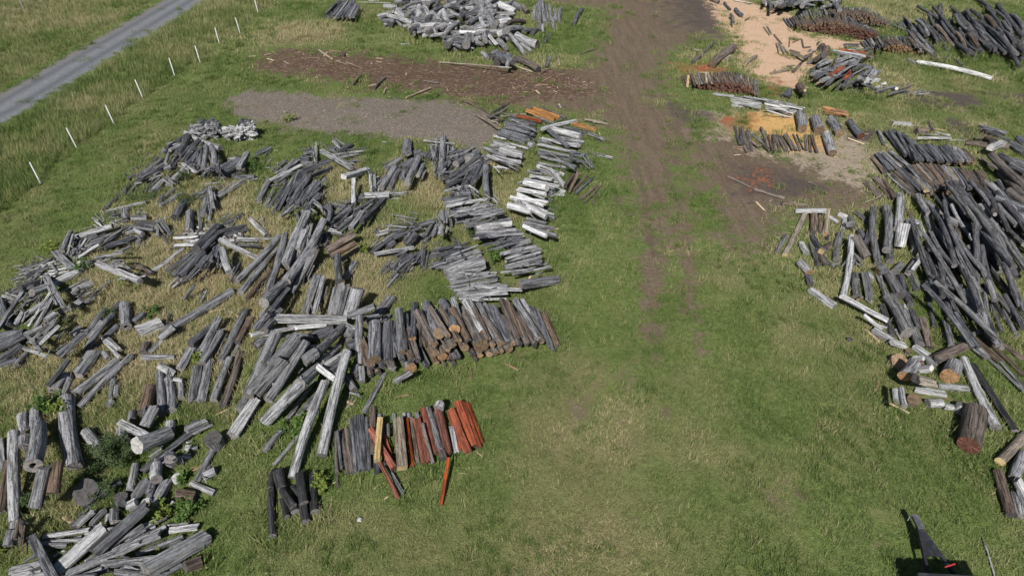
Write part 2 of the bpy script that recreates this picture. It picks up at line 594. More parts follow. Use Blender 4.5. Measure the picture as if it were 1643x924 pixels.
def stack_ends(pile, ox, oy, f, poly, base, back, w, tones, e, L=1.5, stuff=False, label=None, drop=.0):
    """posts of the lower layers, whose sawn ends make the front of a stack. base: two picture points of the front's foot"""
    g0, g1 = at(ox + base[0][0] / f, oy + base[0][1] / f), at(ox + base[1][0] / f, oy + base[1][1] / f)
    b0, b1 = at(ox + back[0][0] / f, oy + back[0][1] / f), at(ox + back[1][0] / f, oy + back[1][1] / f)
    dr = (b1 - b0)
    dr.z = 0
    dr.normalize()
    nrm = Vector((-(g1 - g0).y, (g1 - g0).x, 0)).normalized()
    xs, ys = [p[0] for p in poly], [p[1] for p in poly]
    y = max(ys)
    k = 0
    while y > min(ys):
        x = min(xs) + (w / 2 if k % 2 else 0)
        while x < max(xs):
            q = (x + random.gauss(0, w * .16), y + random.gauss(0, w * .14))
            if inside(q, poly) and random.random() > drop:
                d = ray(ox + q[0] / f, oy + q[1] / f)
                o = Vector((0, 0, CAM_H))
                t = (g0 - o).dot(nrm) / d.dot(nrm)
                a = o + d * t
                ww = w * random.uniform(.72, 1.12)
                r = .5 * ww / f * depth(a) / FPX
                if a.z > r * .4:
                    a = a + dr * random.uniform(-.10, .10)
                    b = a + dr * L * random.uniform(.9, 1.05)
                    tone = random.choice(tones)
                    if stuff:
                        hm_stamp(a, b, r, r)
                        ns = 7
                        i0 = len(STUFF_V)
                        ax = dr
                        sx = Vector((-ax.y, ax.x, 0))
                        for c in (a, b):
                            for i in range(ns):
                                an = 2 * math.pi * i / ns + random.uniform(-.2, .2)
                                rr = r * random.uniform(.85, 1.1)
                                STUFF_V.append(tuple(c + sx * rr * math.cos(an) + Vector((0, 0, rr * math.sin(an)))))
                        for i in range(ns):
                            j = (i + 1) % ns
                            STUFF_F.append((i0 + i, i0 + j, i0 + ns + j, i0 + ns + i)); STUFF_M.append(0)
                        STUFF_F.append(tuple(i0 + i for i in range(ns))[::-1]); STUFF_M.append(1 if e == 'b' else 2 if e == 'R' else 3)
                        STUFF_F.append(tuple(i0 + ns + i for i in range(ns))); STUFF_M.append(1)
                    else:
                        ob = lay(pile, 'r', tone, None, None, ww / f, ww, e=e, dirs=(a, b), noun=('stacked_post', 'post'), label=label) if False else lay_dir(pile, tone, a, b, r, e, label)
            x += w
        y -= w * .86
        k += 1

def lay_dir(pile, tone, a, b, r, e, label, hollow=False):
    hm_stamp(a, b, r, r)
    me, ends = log_mesh('r', (b - a).length, r, 0, tone, e, (False, False), hollow)
    o = bpy.data.objects.new('stacked_post', me)
    me.name = 'stacked_post'
    COL.objects.link(o)
    o.rotation_mode = 'QUATERNION'
    o.rotation_quaternion = (b - a).to_track_quat('X', 'Z') @ Quaternion((1, 0, 0), random.uniform(-3, 3))
    o.location = (a + b) / 2
    o['category'] = 'post'
    o['group'] = 'lower posts of the ' + pile
    o['label'] = label
    return o
# ================================================================== the timber, pile by pile
Z = 4.62
# ---- heap beside the two root stumps (upper left)
P('root stump heap', 160, 170, Z, '''
30 770 240 570 24 s d; 200 660 285 560 22 s d; 50 785 340 715 24 b l; 80 815 170 800 20 s g; 340 640 450 530 30 s d
380 640 470 560 46 r g; 520 580 640 465 60 r g; 430 715 560 610 40 s d; 450 740 600 650 35 s g; 560 830 640 700 64 r d
770 810 815 660 60 r g; 690 670 790 625 32 r d; 740 690 850 640 28 s d; 780 605 920 595 28 s d; 840 675 1000 560 30 s g
880 680 1085 550 42 r g; 820 605 840 750 32 b g; 1000 530 1150 530 34 r d; 910 540 1000 495 30 s g; 840 500 930 505 30 s g
985 480 1105 465 44 s d; 1150 370 1265 312 26 s d; 930 395 1060 395 20 s l; 900 485 1050 415 88 r d; 1030 460 1095 350 42 b g
1130 550 1170 540 26 s g; 470 540 540 590 30 s g
210 540 340 480 30 r d; 280 535 470 395 34 r d; 350 460 500 370 24 s d; 290 545 490 430 52 s d | broad dark split slab with a hollowed face at the lower left of root stump heap
400 520 510 430 40 s g; 460 350 540 280 40 r g; 490 310 650 210 36 s d; 520 330 600 290 30 r l; 490 430 545 315 26 r g
530 440 590 370 24 s d; 500 460 640 300 30 s d; 580 370 650 225 62 r d; 600 440 700 280 40 s d; 620 420 740 255 46 s d; 650 430 765 300 40 s d
690 420 755 310 28 s d; 740 450 755 370 42 r g; 770 470 790 300 44 r g; 850 440 828 300 46 r g; 875 485 880 370 34 s d
760 520 890 410 28 s d; 480 465 525 450 30 r g H; 610 430 710 490 24 b w | bleached white board in front of the root stump heap
640 205 895 315 46 r l | silver log lying across the top of the root stump heap
720 492 860 440 18 s d; 560 380 600 300 26 s d
''')
# ---- dark heap with the white topped plank
P('dark heap beside dry grass', 390, 200, Z, '''
120 570 200 410 64 s g; 190 620 330 430 40 s d; 230 630 370 400 40 s d; 260 640 410 360 34 s d; 330 570 440 340 38 s d
370 570 490 390 52 r d; 400 600 500 430 42 s d; 430 590 540 420 40 s d; 280 680 380 600 34 s g; 330 660 420 560 28 s d
450 650 560 510 38 s d; 490 640 580 530 28 s d; 470 550 570 430 34 s d; 270 370 385 268 54 s g; 240 430 420 310 40 s g
200 415 430 300 36 p l | plank with one bright white edge on the dark heap beside dry grass
520 530 605 400 22 s g; 440 420 470 340 18 s l; 480 560 570 470 30 s d; 340 520 450 380 30 s d; 390 500 470 360 30 s d
450 340 650 265 56 s d; 480 385 655 320 54 s d; 420 250 480 260 46 r d; 430 290 520 285 40 r d; 490 180 520 240 44 s d; 450 215 520 205 30 s d
630 210 710 150 40 s d; 670 120 740 200 28 s g; 720 195 800 150 46 s d; 640 230 895 197 24 s l; 660 255 870 215 24 s l; 720 275 870 268 14 s l
540 140 538 280 26 b l | light post standing out against the top of the dark heap beside dry grass
580 195 805 325 34 b l | pale squared post slanting down across the dark heap beside dry grass
820 320 870 335 30 r n
745 388 925 335 46 b w | bleached white beam lying alone in dry grass
''')
# ---- crossed beams in the middle
P('crossed beam heap', 390, 200, Z, '''
605 570 790 612 26 s g; 610 600 800 600 22 s d; 640 558 790 575 14 s d; 870 525 1145 520 34 s d; 1010 485 1215 520 18 s l; 1090 512 1240 498 10 s l
740 650 900 540 40 s d; 760 690 1000 550 44 s d; 650 730 800 620 40 r d; 660 770 780 700 40 r d; 690 745 770 685 30 s d
700 780 870 640 42 s d; 640 720 760 650 40 s d; 800 770 890 650 46 b g; 880 720 1055 545 44 b d; 820 640 960 560 34 s d
640 600 650 700 52 r d; 630 740 650 650 40 r d; 530 558 625 640 18 s l; 630 785 730 805 20 r l
822 405 822 585 36 b l | silver squared beam lying alone across the back of crossed beam heap
945 375 950 500 24 b l; 972 375 978 500 26 b g; 998 390 1003 500 20 b l
900 522 1085 522 42 b l | silver squared beam lying crosswise on top of crossed beam heap
570 440 700 540 14 s n; 440 640 480 780 40 s g
''')
# ---- hollow-log cluster at the gravel edge
P('cluster by the pad edge', 390, 200, Z, '''
1340 115 1570 145 18 s l; 1050 340 1170 255 46 r g; 1205 240 1290 205 46 r d; 1260 235 1315 205 44 r d; 1320 235 1390 200 30 r d; 1370 260 1400 225 46 r d
1175 325 1265 280 74 r d H | dark hollow log with its open end towards the dry grass
1180 400 1205 330 54 r d; 1025 475 1120 320 48 r g; 1085 480 1150 340 44 r g; 1215 435 1305 250 52 r g; 1295 380 1335 300 36 r g
1213 215 1216 125 84 s g | short thick grey block standing at the gravel pad edge
1390 150 1425 260 38 s g; 1455 160 1480 310 46 s d; 1512 160 1535 315 42 s g; 1470 320 1485 90 58 s g; 1465 380 1482 280 56 s d
1540 230 1600 190 36 s d; 1570 260 1617 230 30 s d
''')
P('heap below the gravel pad', 660, 160, Z, '''
300 400 440 370 44 s d; 330 450 350 400 44 s d; 330 480 430 420 56 r g; 420 450 490 390 62 r g; 290 430 380 400 30 s g
210 580 250 520 40 s g; 270 590 500 425 46 r d; 260 620 510 470 40 s d; 280 600 525 440 32 s g; 265 645 470 555 38 r d; 370 680 400 610 54 s d
480 550 530 430 34 s d; 500 560 560 450 38 s d; 450 630 520 480 54 s d; 505 410 585 445 22 s g; 420 600 470 500 40 s d; 310 650 400 690 26 s l; 430 640 500 690 26 s l
553 500 556 700 54 r g | thick grey log pointing away along the right side of heap below the gravel pad
''')
# ---- twin stacks beside the pad
P('dark topped twin stack', 660, 160, Z, '''
370 0 690 168 16 r n | long thin brown pole on the edge of the gravel pad
575 135 712 62 24 r n | brown log lying over poles at the gravel pad corner
475 115 650 208 16 s t | pale tan stick at the corner of the gravel pad
660 112 850 108 12 s t; 600 155 690 155 12 s t
620 270 705 292 42 s l; 610 310 745 330 38 s g; 600 335 775 362 46 s l; 730 330 870 368 42 s l; 540 358 690 425 42 s g; 600 420 815 465 42 s l; 560 412 690 465 26 s l
670 450 800 495 28 s g; 640 490 725 515 18 s w; 870 330 905 345 42 r g; 780 395 830 405 30 r g
640 250 840 325 40 s d; 670 240 880 300 40 s d; 655 225 900 280 40 s d; 690 215 910 262 40 s d; 700 190 920 245 40 s d; 690 170 925 225 38 s d; 720 140 925 185 38 s d; 700 205 880 250 34 s d
655 375 825 415 46 b w | bleached white squared post on the front of dark topped twin stack
850 90 1045 172 34 s g; 1110 122 1142 142 34 r d; 905 58 1105 112 24 r n
855 78 1060 152 34 b o | orange sawn post with notched end on top of dark topped twin stack
905 65 1100 138 34 b o | orange sawn post lying beside the brown log on dark topped twin stack
785 118 965 162 28 b R | dull red post on top of dark topped twin stack
''')
P('white log stack', 660, 160, Z, '''
1285 145 1455 182 16 b t | tan stick lying in grass beside the track
1190 180 1365 235 26 b o | orange brown plank edge behind white log stack
1080 195 1300 245 34 s d; 1050 215 1290 260 30 s d; 1310 252 1425 295 28 r g; 1110 285 1280 320 44 s g; 1010 300 1240 345 44 s g; 960 300 1020 330 50 r g
940 375 1190 430 40 s g; 940 395 1180 448 34 s d; 950 420 1170 475 32 s g; 1180 400 1280 420 44 r d; 1180 430 1300 470 36 s d; 1150 480 1220 510 40 r d
940 335 1225 392 54 s l; 940 475 1145 505 42 s l; 935 495 1135 560 42 s l; 930 525 1095 575 40 s g
1015 215 1250 275 54 r w | bleached white round log at the far end of white log stack
1320 380 1495 430 12 s l; 1330 398 1490 438 9 s l; 1295 395 1345 505 32 s g
870 532 965 552 24 s g; 880 568 1045 592 40 s l; 840 585 1085 640 38 s w; 1060 665 1140 690 36 b w; 1010 690 1060 690 60 r d
840 618 1005 655 54 r w; 790 668 995 704 46 s w; 735 725 1005 765 52 s w; 790 695 975 780 34 s w; 780 710 980 790 36 s w
1000 805 1065 820 28 s g; 1000 860 1065 885 40 s g; 1000 835 1060 850 26 s l
720 785 890 830 58 r w; 770 745 1000 835 54 s w; 860 790 1000 870 52 r w; 850 880 1000 920 44 s g; 830 910 1060 960 44 s g; 830 940 1080 1010 48 s g
830 935 1000 1010 40 r w | bleached white log at the near end of white log stack
992 200 1165 350 32 b d | dark beam leaning across the top of white log stack
965 218 1222 155 26 b w | white board lying across the far end of white log stack
1020 520 1142 648 40 b w | short bright white post lying across white log stack
''')
P('brown posts beside white logs', 660, 160, Z, '''
1340 775 1415 640 22 s n; 1290 760 1400 640 34 s n; 1250 735 1380 630 36 s n; 1215 700 1345 580 34 s d; 1200 670 1305 560 42 s n; 1165 690 1240 535 46 s n; 1140 640 1215 540 44 s n
''')
# ---- long grey post stack running down the slope of the picture
P('long grey post stack', 560, 290, Z, '''
700 140 890 115 54 s d; 710 170 900 130 44 s g; 820 105 895 95 52 r d; 690 225 700 300 52 s d; 735 215 760 340 34 s g; 790 300 850 290 54 r d; 680 330 690 400 34 s l; 650 260 700 340 18 s l
740 215 1070 175 34 s g; 760 240 1020 195 36 s g; 780 265 1080 205 36 s g; 790 280 1120 215 36 s g; 850 310 1150 230 34 s g; 870 330 1160 265 32 s g; 880 340 1200 285 34 s g
720 190 1040 135 34 s l; 860 305 1148 205 18 s g
940 400 1240 385 40 s d; 960 415 1260 400 40 s d; 990 445 1280 420 38 s d; 1000 475 1285 440 36 s d; 1040 515 1290 450 34 s d
940 352 1208 318 54 r l | silver pale log with a rounded end in the long grey post stack
940 388 1238 362 44 s g
1100 520 1345 440 36 s g; 1120 545 1390 485 36 s g; 1160 580 1420 505 34 s g; 1160 600 1425 530 36 s g; 1150 640 1425 565 38 s g; 1170 665 1430 590 34 s d; 1160 650 1430 600 34 s g; 1210 695 1495 635 32 s g
1270 770 1545 732 62 b g | broad grey slab lying alone in grass below long grey post stack
1040 105 1105 168 20 s l
''')
P('knotted slab stack', 560, 290, Z, '''
570 590 700 545 34 s d; 560 570 680 540 30 s d; 590 620 720 590 34 s d; 600 640 740 610 34 s g; 640 655 760 620 34 s d; 620 525 830 480 34 s d; 640 560 880 490 40 s d; 700 580 900 500 36 s d
720 595 965 520 40 s g; 740 625 975 550 34 s g; 700 650 960 570 40 s g
740 735 1040 680 40 s g; 750 760 1090 700 36 s g; 750 795 1100 735 42 s g; 780 815 1115 770 42 s g; 860 700 1095 680 20 s l
800 840 1000 830 40 s g; 820 870 1000 860 40 s g; 860 695 1030 700 22 s l; 1060 705 1100 715 30 s l
715 690 1005 610 84 b l | broad pale slab with a dark knot on the knotted slab stack
840 845 1170 830 54 s l | silver post at the near end of the knotted slab stack
850 885 1170 872 22 s l
965 795 1285 808 26 b l | pale board poking out to the right of the knotted slab stack
775 425 855 572 22 r d | dark round stick slanting across the far end of knotted slab stack
875 700 975 812 14 r d | thin dark stick slanting across the knotted slab stack
''')
P('splayed split post heap', 560, 290, Z, '''
285 245 500 285 24 s g; 380 280 480 325 28 s g; 310 345 490 340 26 s d; 190 380 400 360 28 s d; 200 410 290 385 32 s l; 220 690 330 570 26 s d; 240 695 370 600 24 s d; 310 720 450 620 24 s d; 390 670 480 570 34 s d
280 785 365 690 20 s g; 200 490 350 380 36 s d; 190 520 380 380 34 s d; 280 490 330 455 62 r d; 430 475 500 390 62 s d; 420 440 490 370 40 s d; 530 450 610 330 34 s d; 580 440 640 330 34 s d; 500 430 570 390 40 s d; 620 410 650 330 44 s g; 670 400 690 330 40 s l
310 650 425 540 32 r d; 350 665 470 560 30 r d; 455 610 525 530 44 s d; 490 600 545 520 34 s d; 540 640 555 500 38 s d; 350 560 440 510 30 s d; 380 610 470 540 34 s d
160 535 395 370 34 r d; 330 430 535 350 32 r d
515 335 625 305 46 r d | dark round log showing its ringed end in the splayed split post heap
185 545 482 495 26 b l | pale squared batten on the splayed split post heap
''')
# ---- west heap
P('west heap on the slope', 0, 330, Z, '''
790 50 950 8 14 s l; 820 78 905 62 20 s g; 930 20 932 95 36 s g; 975 92 1095 92 50 r g; 690 90 775 145 24 s l; 700 112 760 155 16 s w; 820 120 915 165 24 s l; 870 112 945 85 20 s g
1020 285 1060 215 40 r g; 1040 205 1085 150 34 r d; 1010 132 1150 130 34 r d; 960 160 1140 185 36 s d; 1170 225 1172 130 36 s g; 1200 120 1265 225 44 s g; 1150 122 1255 80 22 s l
550 290 720 220 42 s d; 650 280 830 210 42 s d; 600 320 780 240 40 s d; 740 300 900 210 34 s d; 940 220 990 180 30 s g; 780 315 1000 240 50 s d; 900 335 970 300 26 s g; 780 270 960 150 24 r g
510 250 835 150 46 r l | big silver log along the top of the west heap on the slope
800 292 985 225 26 s g; 1000 180 1060 210 40 r g
480 350 620 260 34 s d; 520 370 590 280 28 s l; 545 392 640 250 24 s l; 578 392 735 288 26 r l; 460 335 525 195 40 r g
700 385 915 350 28 s l; 730 420 850 378 34 s l; 840 455 925 425 34 s g; 700 420 800 370 20 s g; 810 440 850 410 24 s g
150 475 290 410 28 s d; 240 455 400 390 28 s g; 300 445 450 400 24 s l; 140 515 330 450 26 s l; 170 505 300 490 24 s g; 80 555 190 520 26 s l; 190 535 300 470 26 s g; 240 550 295 505 28 s g
300 525 440 520 22 s w; 330 512 530 490 26 s w; 340 490 515 460 30 s w; 390 440 480 420 24 s l; 270 500 350 460 28 s g
20 652 200 585 16 s d; 110 645 260 590 44 s d; 150 605 360 540 46 r d; 590 430 665 430 52 b l
410 575 615 478 62 r l | thick silver log in the middle of the west heap on the slope
235 645 395 588 60 r l | thick pale log half under the leaning plank of west heap
405 340 542 472 60 p g | wide grey plank slanting on top of the west heap on the slope
460 635 650 540 26 s g; 540 625 690 575 52 s g; 530 655 585 610 30 r g; 580 770 705 668 14 s l; 560 695 695 630 26 s g; 640 715 835 540 20 s g; 540 745 610 695 46 r g; 440 800 525 760 54 s g
0 700 60 900 60 r d; 20 665 125 705 30 s l; 60 720 120 720 40 s g; 90 745 165 700 40 s g; 160 755 225 700 44 s g; 200 735 300 660 34 s g; 80 885 370 690 62 p g
210 895 375 640 22 s l; 260 905 405 650 46 s g; 340 855 410 800 54 r l; 330 915 410 855 48 s g; 130 850 170 780 40 s g
-20 920 168 645 36 b g | long grey beam at the left end of west heap
350 518 482 765 36 b g | grey squared beam leaning down the front of the west heap
720 430 1038 558 48 b l | pale beam reaching out of west heap into dry grass
870 548 1085 518 22 s l; 1000 430 1125 502 32 b n; 1110 505 1355 325 42 r l | long pale log in dry grass between two plank heaps
''')
# ---- white plank fan
P('white board fan', 220, 330, Z, '''
445 160 545 175 22 s w; 340 212 525 205 30 s w; 270 242 440 230 26 s w; 360 260 485 250 30 s w; 280 295 440 290 32 s w; 510 145 690 150 28 s d; 590 115 705 60 20 s g; 650 130 785 60 38 s d
640 240 715 225 44 s w; 650 262 725 255 32 s w; 720 195 765 212 30 s w; 780 205 790 275 30 s d; 680 295 915 300 36 s d; 740 245 1015 248 24 r l
610 195 800 150 46 s d; 400 270 500 245 24 s w
220 490 430 330 44 r d; 270 525 465 345 54 r d; 330 520 490 350 48 r d; 300 510 430 370 34 s d; 370 545 510 370 34 s d; 400 520 520 370 30 s d; 470 470 575 330 44 s d; 570 415 605 290 38 s d; 550 410 580 300 30 s d
260 610 335 540 26 s g; 350 695 425 590 24 r d; 470 710 515 630 24 s l; 310 560 360 520 34 s d
440 320 600 150 64 r d; 480 335 610 200 46 r d
635 325 685 495 58 r l | silver log slanting down right of the white board fan
610 252 895 392 36 b l | silver squared beam slanting right from the white board fan
392 190 396 42 68 s g | thick grey post pointing away above the white board fan
840 100 962 228 44 r l d | pale log with dark end in dry grass above big log pair
690 560 765 420 24 s d
''')
P('big logs in dry grass', 220, 330, Z, '''
740 560 1050 235 54 r g; 770 645 945 430 54 r g; 820 690 990 480 34 r n; 930 435 1050 310 30 s g; 1130 470 1260 180 60 s g; 1200 330 1250 195 70 s g
1300 350 1370 215 50 s g; 1390 320 1415 205 54 s g; 1240 520 1340 330 60 s n; 1140 650 1300 370 60 r g H | grey hollow log lowest of the big logs in dry grass
1410 330 1600 210 70 s n; 1440 380 1617 280 60 s n; 1540 540 1617 420 70 s g
880 900 1115 610 44 s d; 940 890 1100 660 34 s g; 955 700 1100 215 58 r g; 940 720 1115 565 84 r g
1095 450 1265 55 72 r g; 1105 560 1380 115 70 r g | longest grey log lying on top of the big logs in dry grass
1485 370 1500 565 60 r d | dark curved log standing clear right of big logs
1255 800 1340 520 84 s g; 1310 800 1380 530 46 s g; 1560 800 1578 630 32 s d; 1470 800 1520 590 130 s g | very broad flared grey trunk above the silver beam
210 930 705 635 74 r g H | longest round log, hollow at its near end, in tall grass
''')
P('lower left log scatter', 0, 470, Z, '''
0 330 190 300 84 r d; -20 410 195 300 80 r d; 0 510 165 395 84 r d; 0 540 130 495 60 r d; 130 530 200 450 50 r g; 180 320 330 250 60 s g; 330 300 410 215 54 s g; 290 390 445 240 44 s g; 230 370 300 300 40 s g
205 320 305 430 26 s g; 175 408 345 470 24 b l | pale board with a square end at the foot of west heap
540 320 610 260 90 s g; 640 320 775 130 54 r g; 830 160 885 75 44 r d; 700 290 840 160 50 r d; 440 470 620 300 56 s d; 430 460 500 400 44 s d; 490 480 545 420 38 s d
640 430 790 200 54 r d; 660 330 760 210 44 r g; 770 345 865 250 52 r d w | dark log with a pale round end beside a holed stump
985 225 1065 155 54 r d; 930 90 935 250 84 r g H | thick grey log with a hole in its flared end
1020 290 1200 225 92 b l | pale square block lying beside the longest hollow log
400 720 480 600 90 r g; 355 690 510 490 44 r d; 580 610 700 440 100 s g; 470 610 500 600 40 r l; 700 420 740 370 30 s d
450 790 525 620 44 r g; 560 745 870 500 74 r g; 590 845 975 465 54 r g | long grey log nearest the grass in the lower left log scatter
820 800 840 640 34 b d; 860 760 870 690 44 r g; 800 840 830 800 50 r g; 790 350 880 440 64 b l; 770 440 805 485 46 r g; 850 440 890 480 40 s l
1060 480 1300 475 46 r g; 1110 440 1215 340 50 s g; 1190 330 1290 250 60 r g; 1060 440 1085 380 62 r n
1330 570 1450 370 74 s g; 1410 380 1570 250 60 r d; 1475 480 1625 185 62 r g; 1430 800 1465 550 84 s g; 1490 800 1545 510 70 s g; 1500 520 1640 290 54 r g
1185 590 1205 890 72 r g; 1250 640 1275 870 70 r g; 1345 780 1335 650 54 r g; 1065 890 1115 700 96 r n; 1130 900 1160 840 80 s g
1180 540 1295 605 62 r l | pale log propped across the tops of standing logs
1290 640 1355 650 32 r l
1235 620 1250 560 16 s d; 1240 240 1260 130 20 s d
''')
# ---- the big jam
JX, JY = 290, 450
P('big log jam', JX, JY, Z, '''
300 600 480 225 62 r g; 420 460 520 280 52 r n; 245 890 360 580 62 r g; 315 930 440 540 60 r n; 560 350 660 240 54 r d; 550 490 610 440 62 r d; 580 540 640 470 44 s g; 570 360 800 60 50 s d; 620 370 740 220 56 r g
800 340 850 320 64 s g; 1250 270 1315 60 104 r g; 1240 260 1440 190 54 r g; 1400 320 1560 130 76 r g; 1500 310 1540 260 50 r d
430 960 520 820 62 r g; 1240 500 1300 460 84 r d; 1230 430 1255 360 90 r g H | round hollow log end in the middle of the big log jam
1290 700 1310 640 64 r d; 1345 750 1340 640 52 r g
1335 620 1325 265 62 r g b | upright looking grey pole left of the orange ended stack
1225 720 1285 810 62 r g; 1250 830 1325 845 20 s l; 1230 330 1300 360 40 s l
940 430 1130 360 86 r d; 880 430 960 420 70 r d; 970 490 1045 500 42 s l
380 1150 560 880 114 s l | broad split silver slab at the lower left of big log jam
500 860 710 390 92 r g; 690 640 850 430 112 r g; 545 830 770 590 132 r h | thick mottled log with shaggy bark on top of big log jam
650 890 930 455 74 r g; 690 760 695 840 30 s l
780 1040 990 750 40 s g; 870 1000 1100 730 52 s g; 940 960 1080 770 32 s l
625 1050 920 740 100 r g | thick grey log ending in grass at the foot of big log jam
880 770 1080 600 90 r l
1040 600 1175 490 52 r l; 1060 640 1240 530 62 r l; 1170 640 1190 600 40 s l; 1120 680 1170 620 60 r d
915 600 1010 530 92 r g; 960 580 1205 340 70 r g H | grey log with chopped hollow end in big log jam
520 405 900 345 58 s w; 850 350 1075 330 56 s w
| x
'''.replace('| x', ''))
P('big log jam', JX, JY, Z, '''
700 280 1235 292 62 b l | long silver beam with squared end lying crosswise on the big log jam
1010 635 1165 750 42 b w | short whitish post crossing the pale logs of big log jam
''')
JX2, JY2 = 340, 560
P('big log jam', JX2, JY2, Z, '''
460 860 700 570 44 s g; 390 760 515 610 52 r g; 1130 470 1285 180 50 s g | pale weathered stick bridging orange ended stack and red post stack
600 955 838 245 72 r l | longest silver pole pointing down to the charred logs
815 790 1005 15 80 r l | long silver pole lying parallel beside the longest pole
''')
# ---- the stack with orange sawn ends: lower layers first
def front_ends(pile, ox, oy, f, base, back, items, L):
    g0, g1 = at(ox + base[0][0] / f, oy + base[0][1] / f), at(ox + base[1][0] / f, oy + base[1][1] / f)
    b0, b1 = at(ox + back[0][0] / f, oy + back[0][1] / f), at(ox + back[1][0] / f, oy + back[1][1] / f)
    dr = b1 - b0
    dr.z = 0
    dr.normalize()
    nrm = Vector((-(g1 - g0).y, (g1 - g0).x, 0)).normalized()
    for (x, y, w, kind, tone, e) in items:
        d = ray(ox + x / f, oy + y / f)
        o = Vector((0, 0, CAM_H))
        t = (g0 - o).dot(nrm) / d.dot(nrm)
        a = o + d * t
        r = .5 * w / f * depth(a) / FPX
        a.z = max(a.z, r * .8)
        dd = Matrix.Rotation(random.uniform(-.08, .08), 3, 'Z') @ dr
        b = a + dd * L * random.uniform(.85, 1.0)
        lay(pile, kind, tone, (ox + x / f, oy + y / f), (ox + x / f, oy + y / f - 40), w / f, w * 1.2, e=e, dirs=(a, b))

random.seed(5)
front_ends('orange ended stack', 550, 460, Z, [(180, 690), (1570, 475)], [(700, 560), (560, 250)], [
    (220, 600, 70, 's', 'n', 'd'), (270, 640, 60, 's', 'n', 'd'), (210, 655, 60, 's', 'n', 'd'), (370, 605, 80, 's', 'n', 'g'), (440, 545, 46, 's', 'd', 'd'),
    (505, 605, 84, 'r', 'g', 'o'), (510, 540, 60, 's', 'n', 'd'), (560, 545, 50, 's', 'n', 'd'), (625, 590, 54, 's', 'd', 'd'), (690, 560, 50, 's', 'n', 'b'), (685, 492, 56, 'r', 'n', 'b'),
    (740, 520, 76, 'r', 'n', 'o'), (680, 425, 74, 's', 'n', 'b'), (770, 470, 60, 's', 'n', 'b'), (800, 540, 56, 's', 'n', 'd'), (850, 530, 60, 's', 'd', 'd'), (760, 590, 44, 's', 'n', 'd'), (830, 590, 44, 's', 'n', 'd'),
    (820, 440, 60, 's', 'n', 'b'), (780, 365, 54, 's', 'n', 'b'), (850, 400, 60, 's', 'n', 'b'), (905, 455, 62, 'r', 'n', 'b'), (930, 400, 56, 's', 'n', 'd'), (960, 500, 56, 's', 'n', 'd'), (990, 545, 40, 's', 'n', 'd'),
    (1028, 440, 108, 'r', 'n', 'b'), (1020, 512, 44, 'r', 'n', 'o'), (1085, 500, 64, 's', 'n', 'b'), (1140, 495, 64, 's', 'n', 'b'), (1110, 430, 54, 's', 'n', 'b'), (1080, 390, 50, 's', 'n', 'b'),
    (1175, 420, 56, 'r', 'n', 'b'), (1235, 465, 66, 'r', 'n', 'b'), (1180, 480, 50, 's', 'n', 'b'), (1260, 420, 50, 's', 'n', 'b'), (1310, 430, 56, 's', 'n', 'd'), (1370, 420, 56, 's', 'n', 'd'), (1430, 430, 60, 's', 'n', 'd'), (1480, 410, 50, 's', 'n', 'b'), (300, 600, 50, 's', 'd', 'd')], 1.9)
P('orange ended stack', 550, 460, Z, '''
335 550 345 260 80 s d; 300 545 318 260 34 s d; 385 520 378 260 26 s d; 470 460 466 205 28 s d; 500 440 478 200 24 s d
520 385 531 125 68 s d o; 650 380 585 170 44 s d; 685 440 602 190 62 s d b; 770 390 690 170 40 s d; 860 400 790 250 54 s d; 905 365 820 95 62 s g; 965 400 890 150 42 s d; 930 390 860 180 34 s d
1125 390 1010 125 54 s g; 1165 380 1050 118 32 s g; 1235 415 1110 140 74 s d; 1290 385 1175 95 58 s n; 1335 375 1210 90 44 s n; 1345 355 1235 125 44 s n; 1445 390 1275 95 62 s g; 1485 385 1330 100 62 s g; 1545 450 1400 150 52 s d; 1565 470 1440 170 34 s d; 1595 440 1490 190 54 s n; 1420 400 1300 140 40 s n
1090 390 980 130 30 s d; 1190 390 1080 130 34 s d; 580 440 572 250 26 s d
390 695 500 625 62 s g | grey offcut lying in grass before the orange ended stack
235 545 238 275 106 r g b | broad grey log with cracked yellow end, leftmost of orange ended stack
435 495 415 175 74 r g b | grey round log with a split brown end in orange ended stack
712 345 622 130 82 r g b | blue grey log with a round tan end on orange ended stack
830 315 740 112 82 r g o | grey log with bright orange end on the orange ended stack
1042 345 920 112 84 r l o | pale silver log with orange end on the orange ended stack
''')
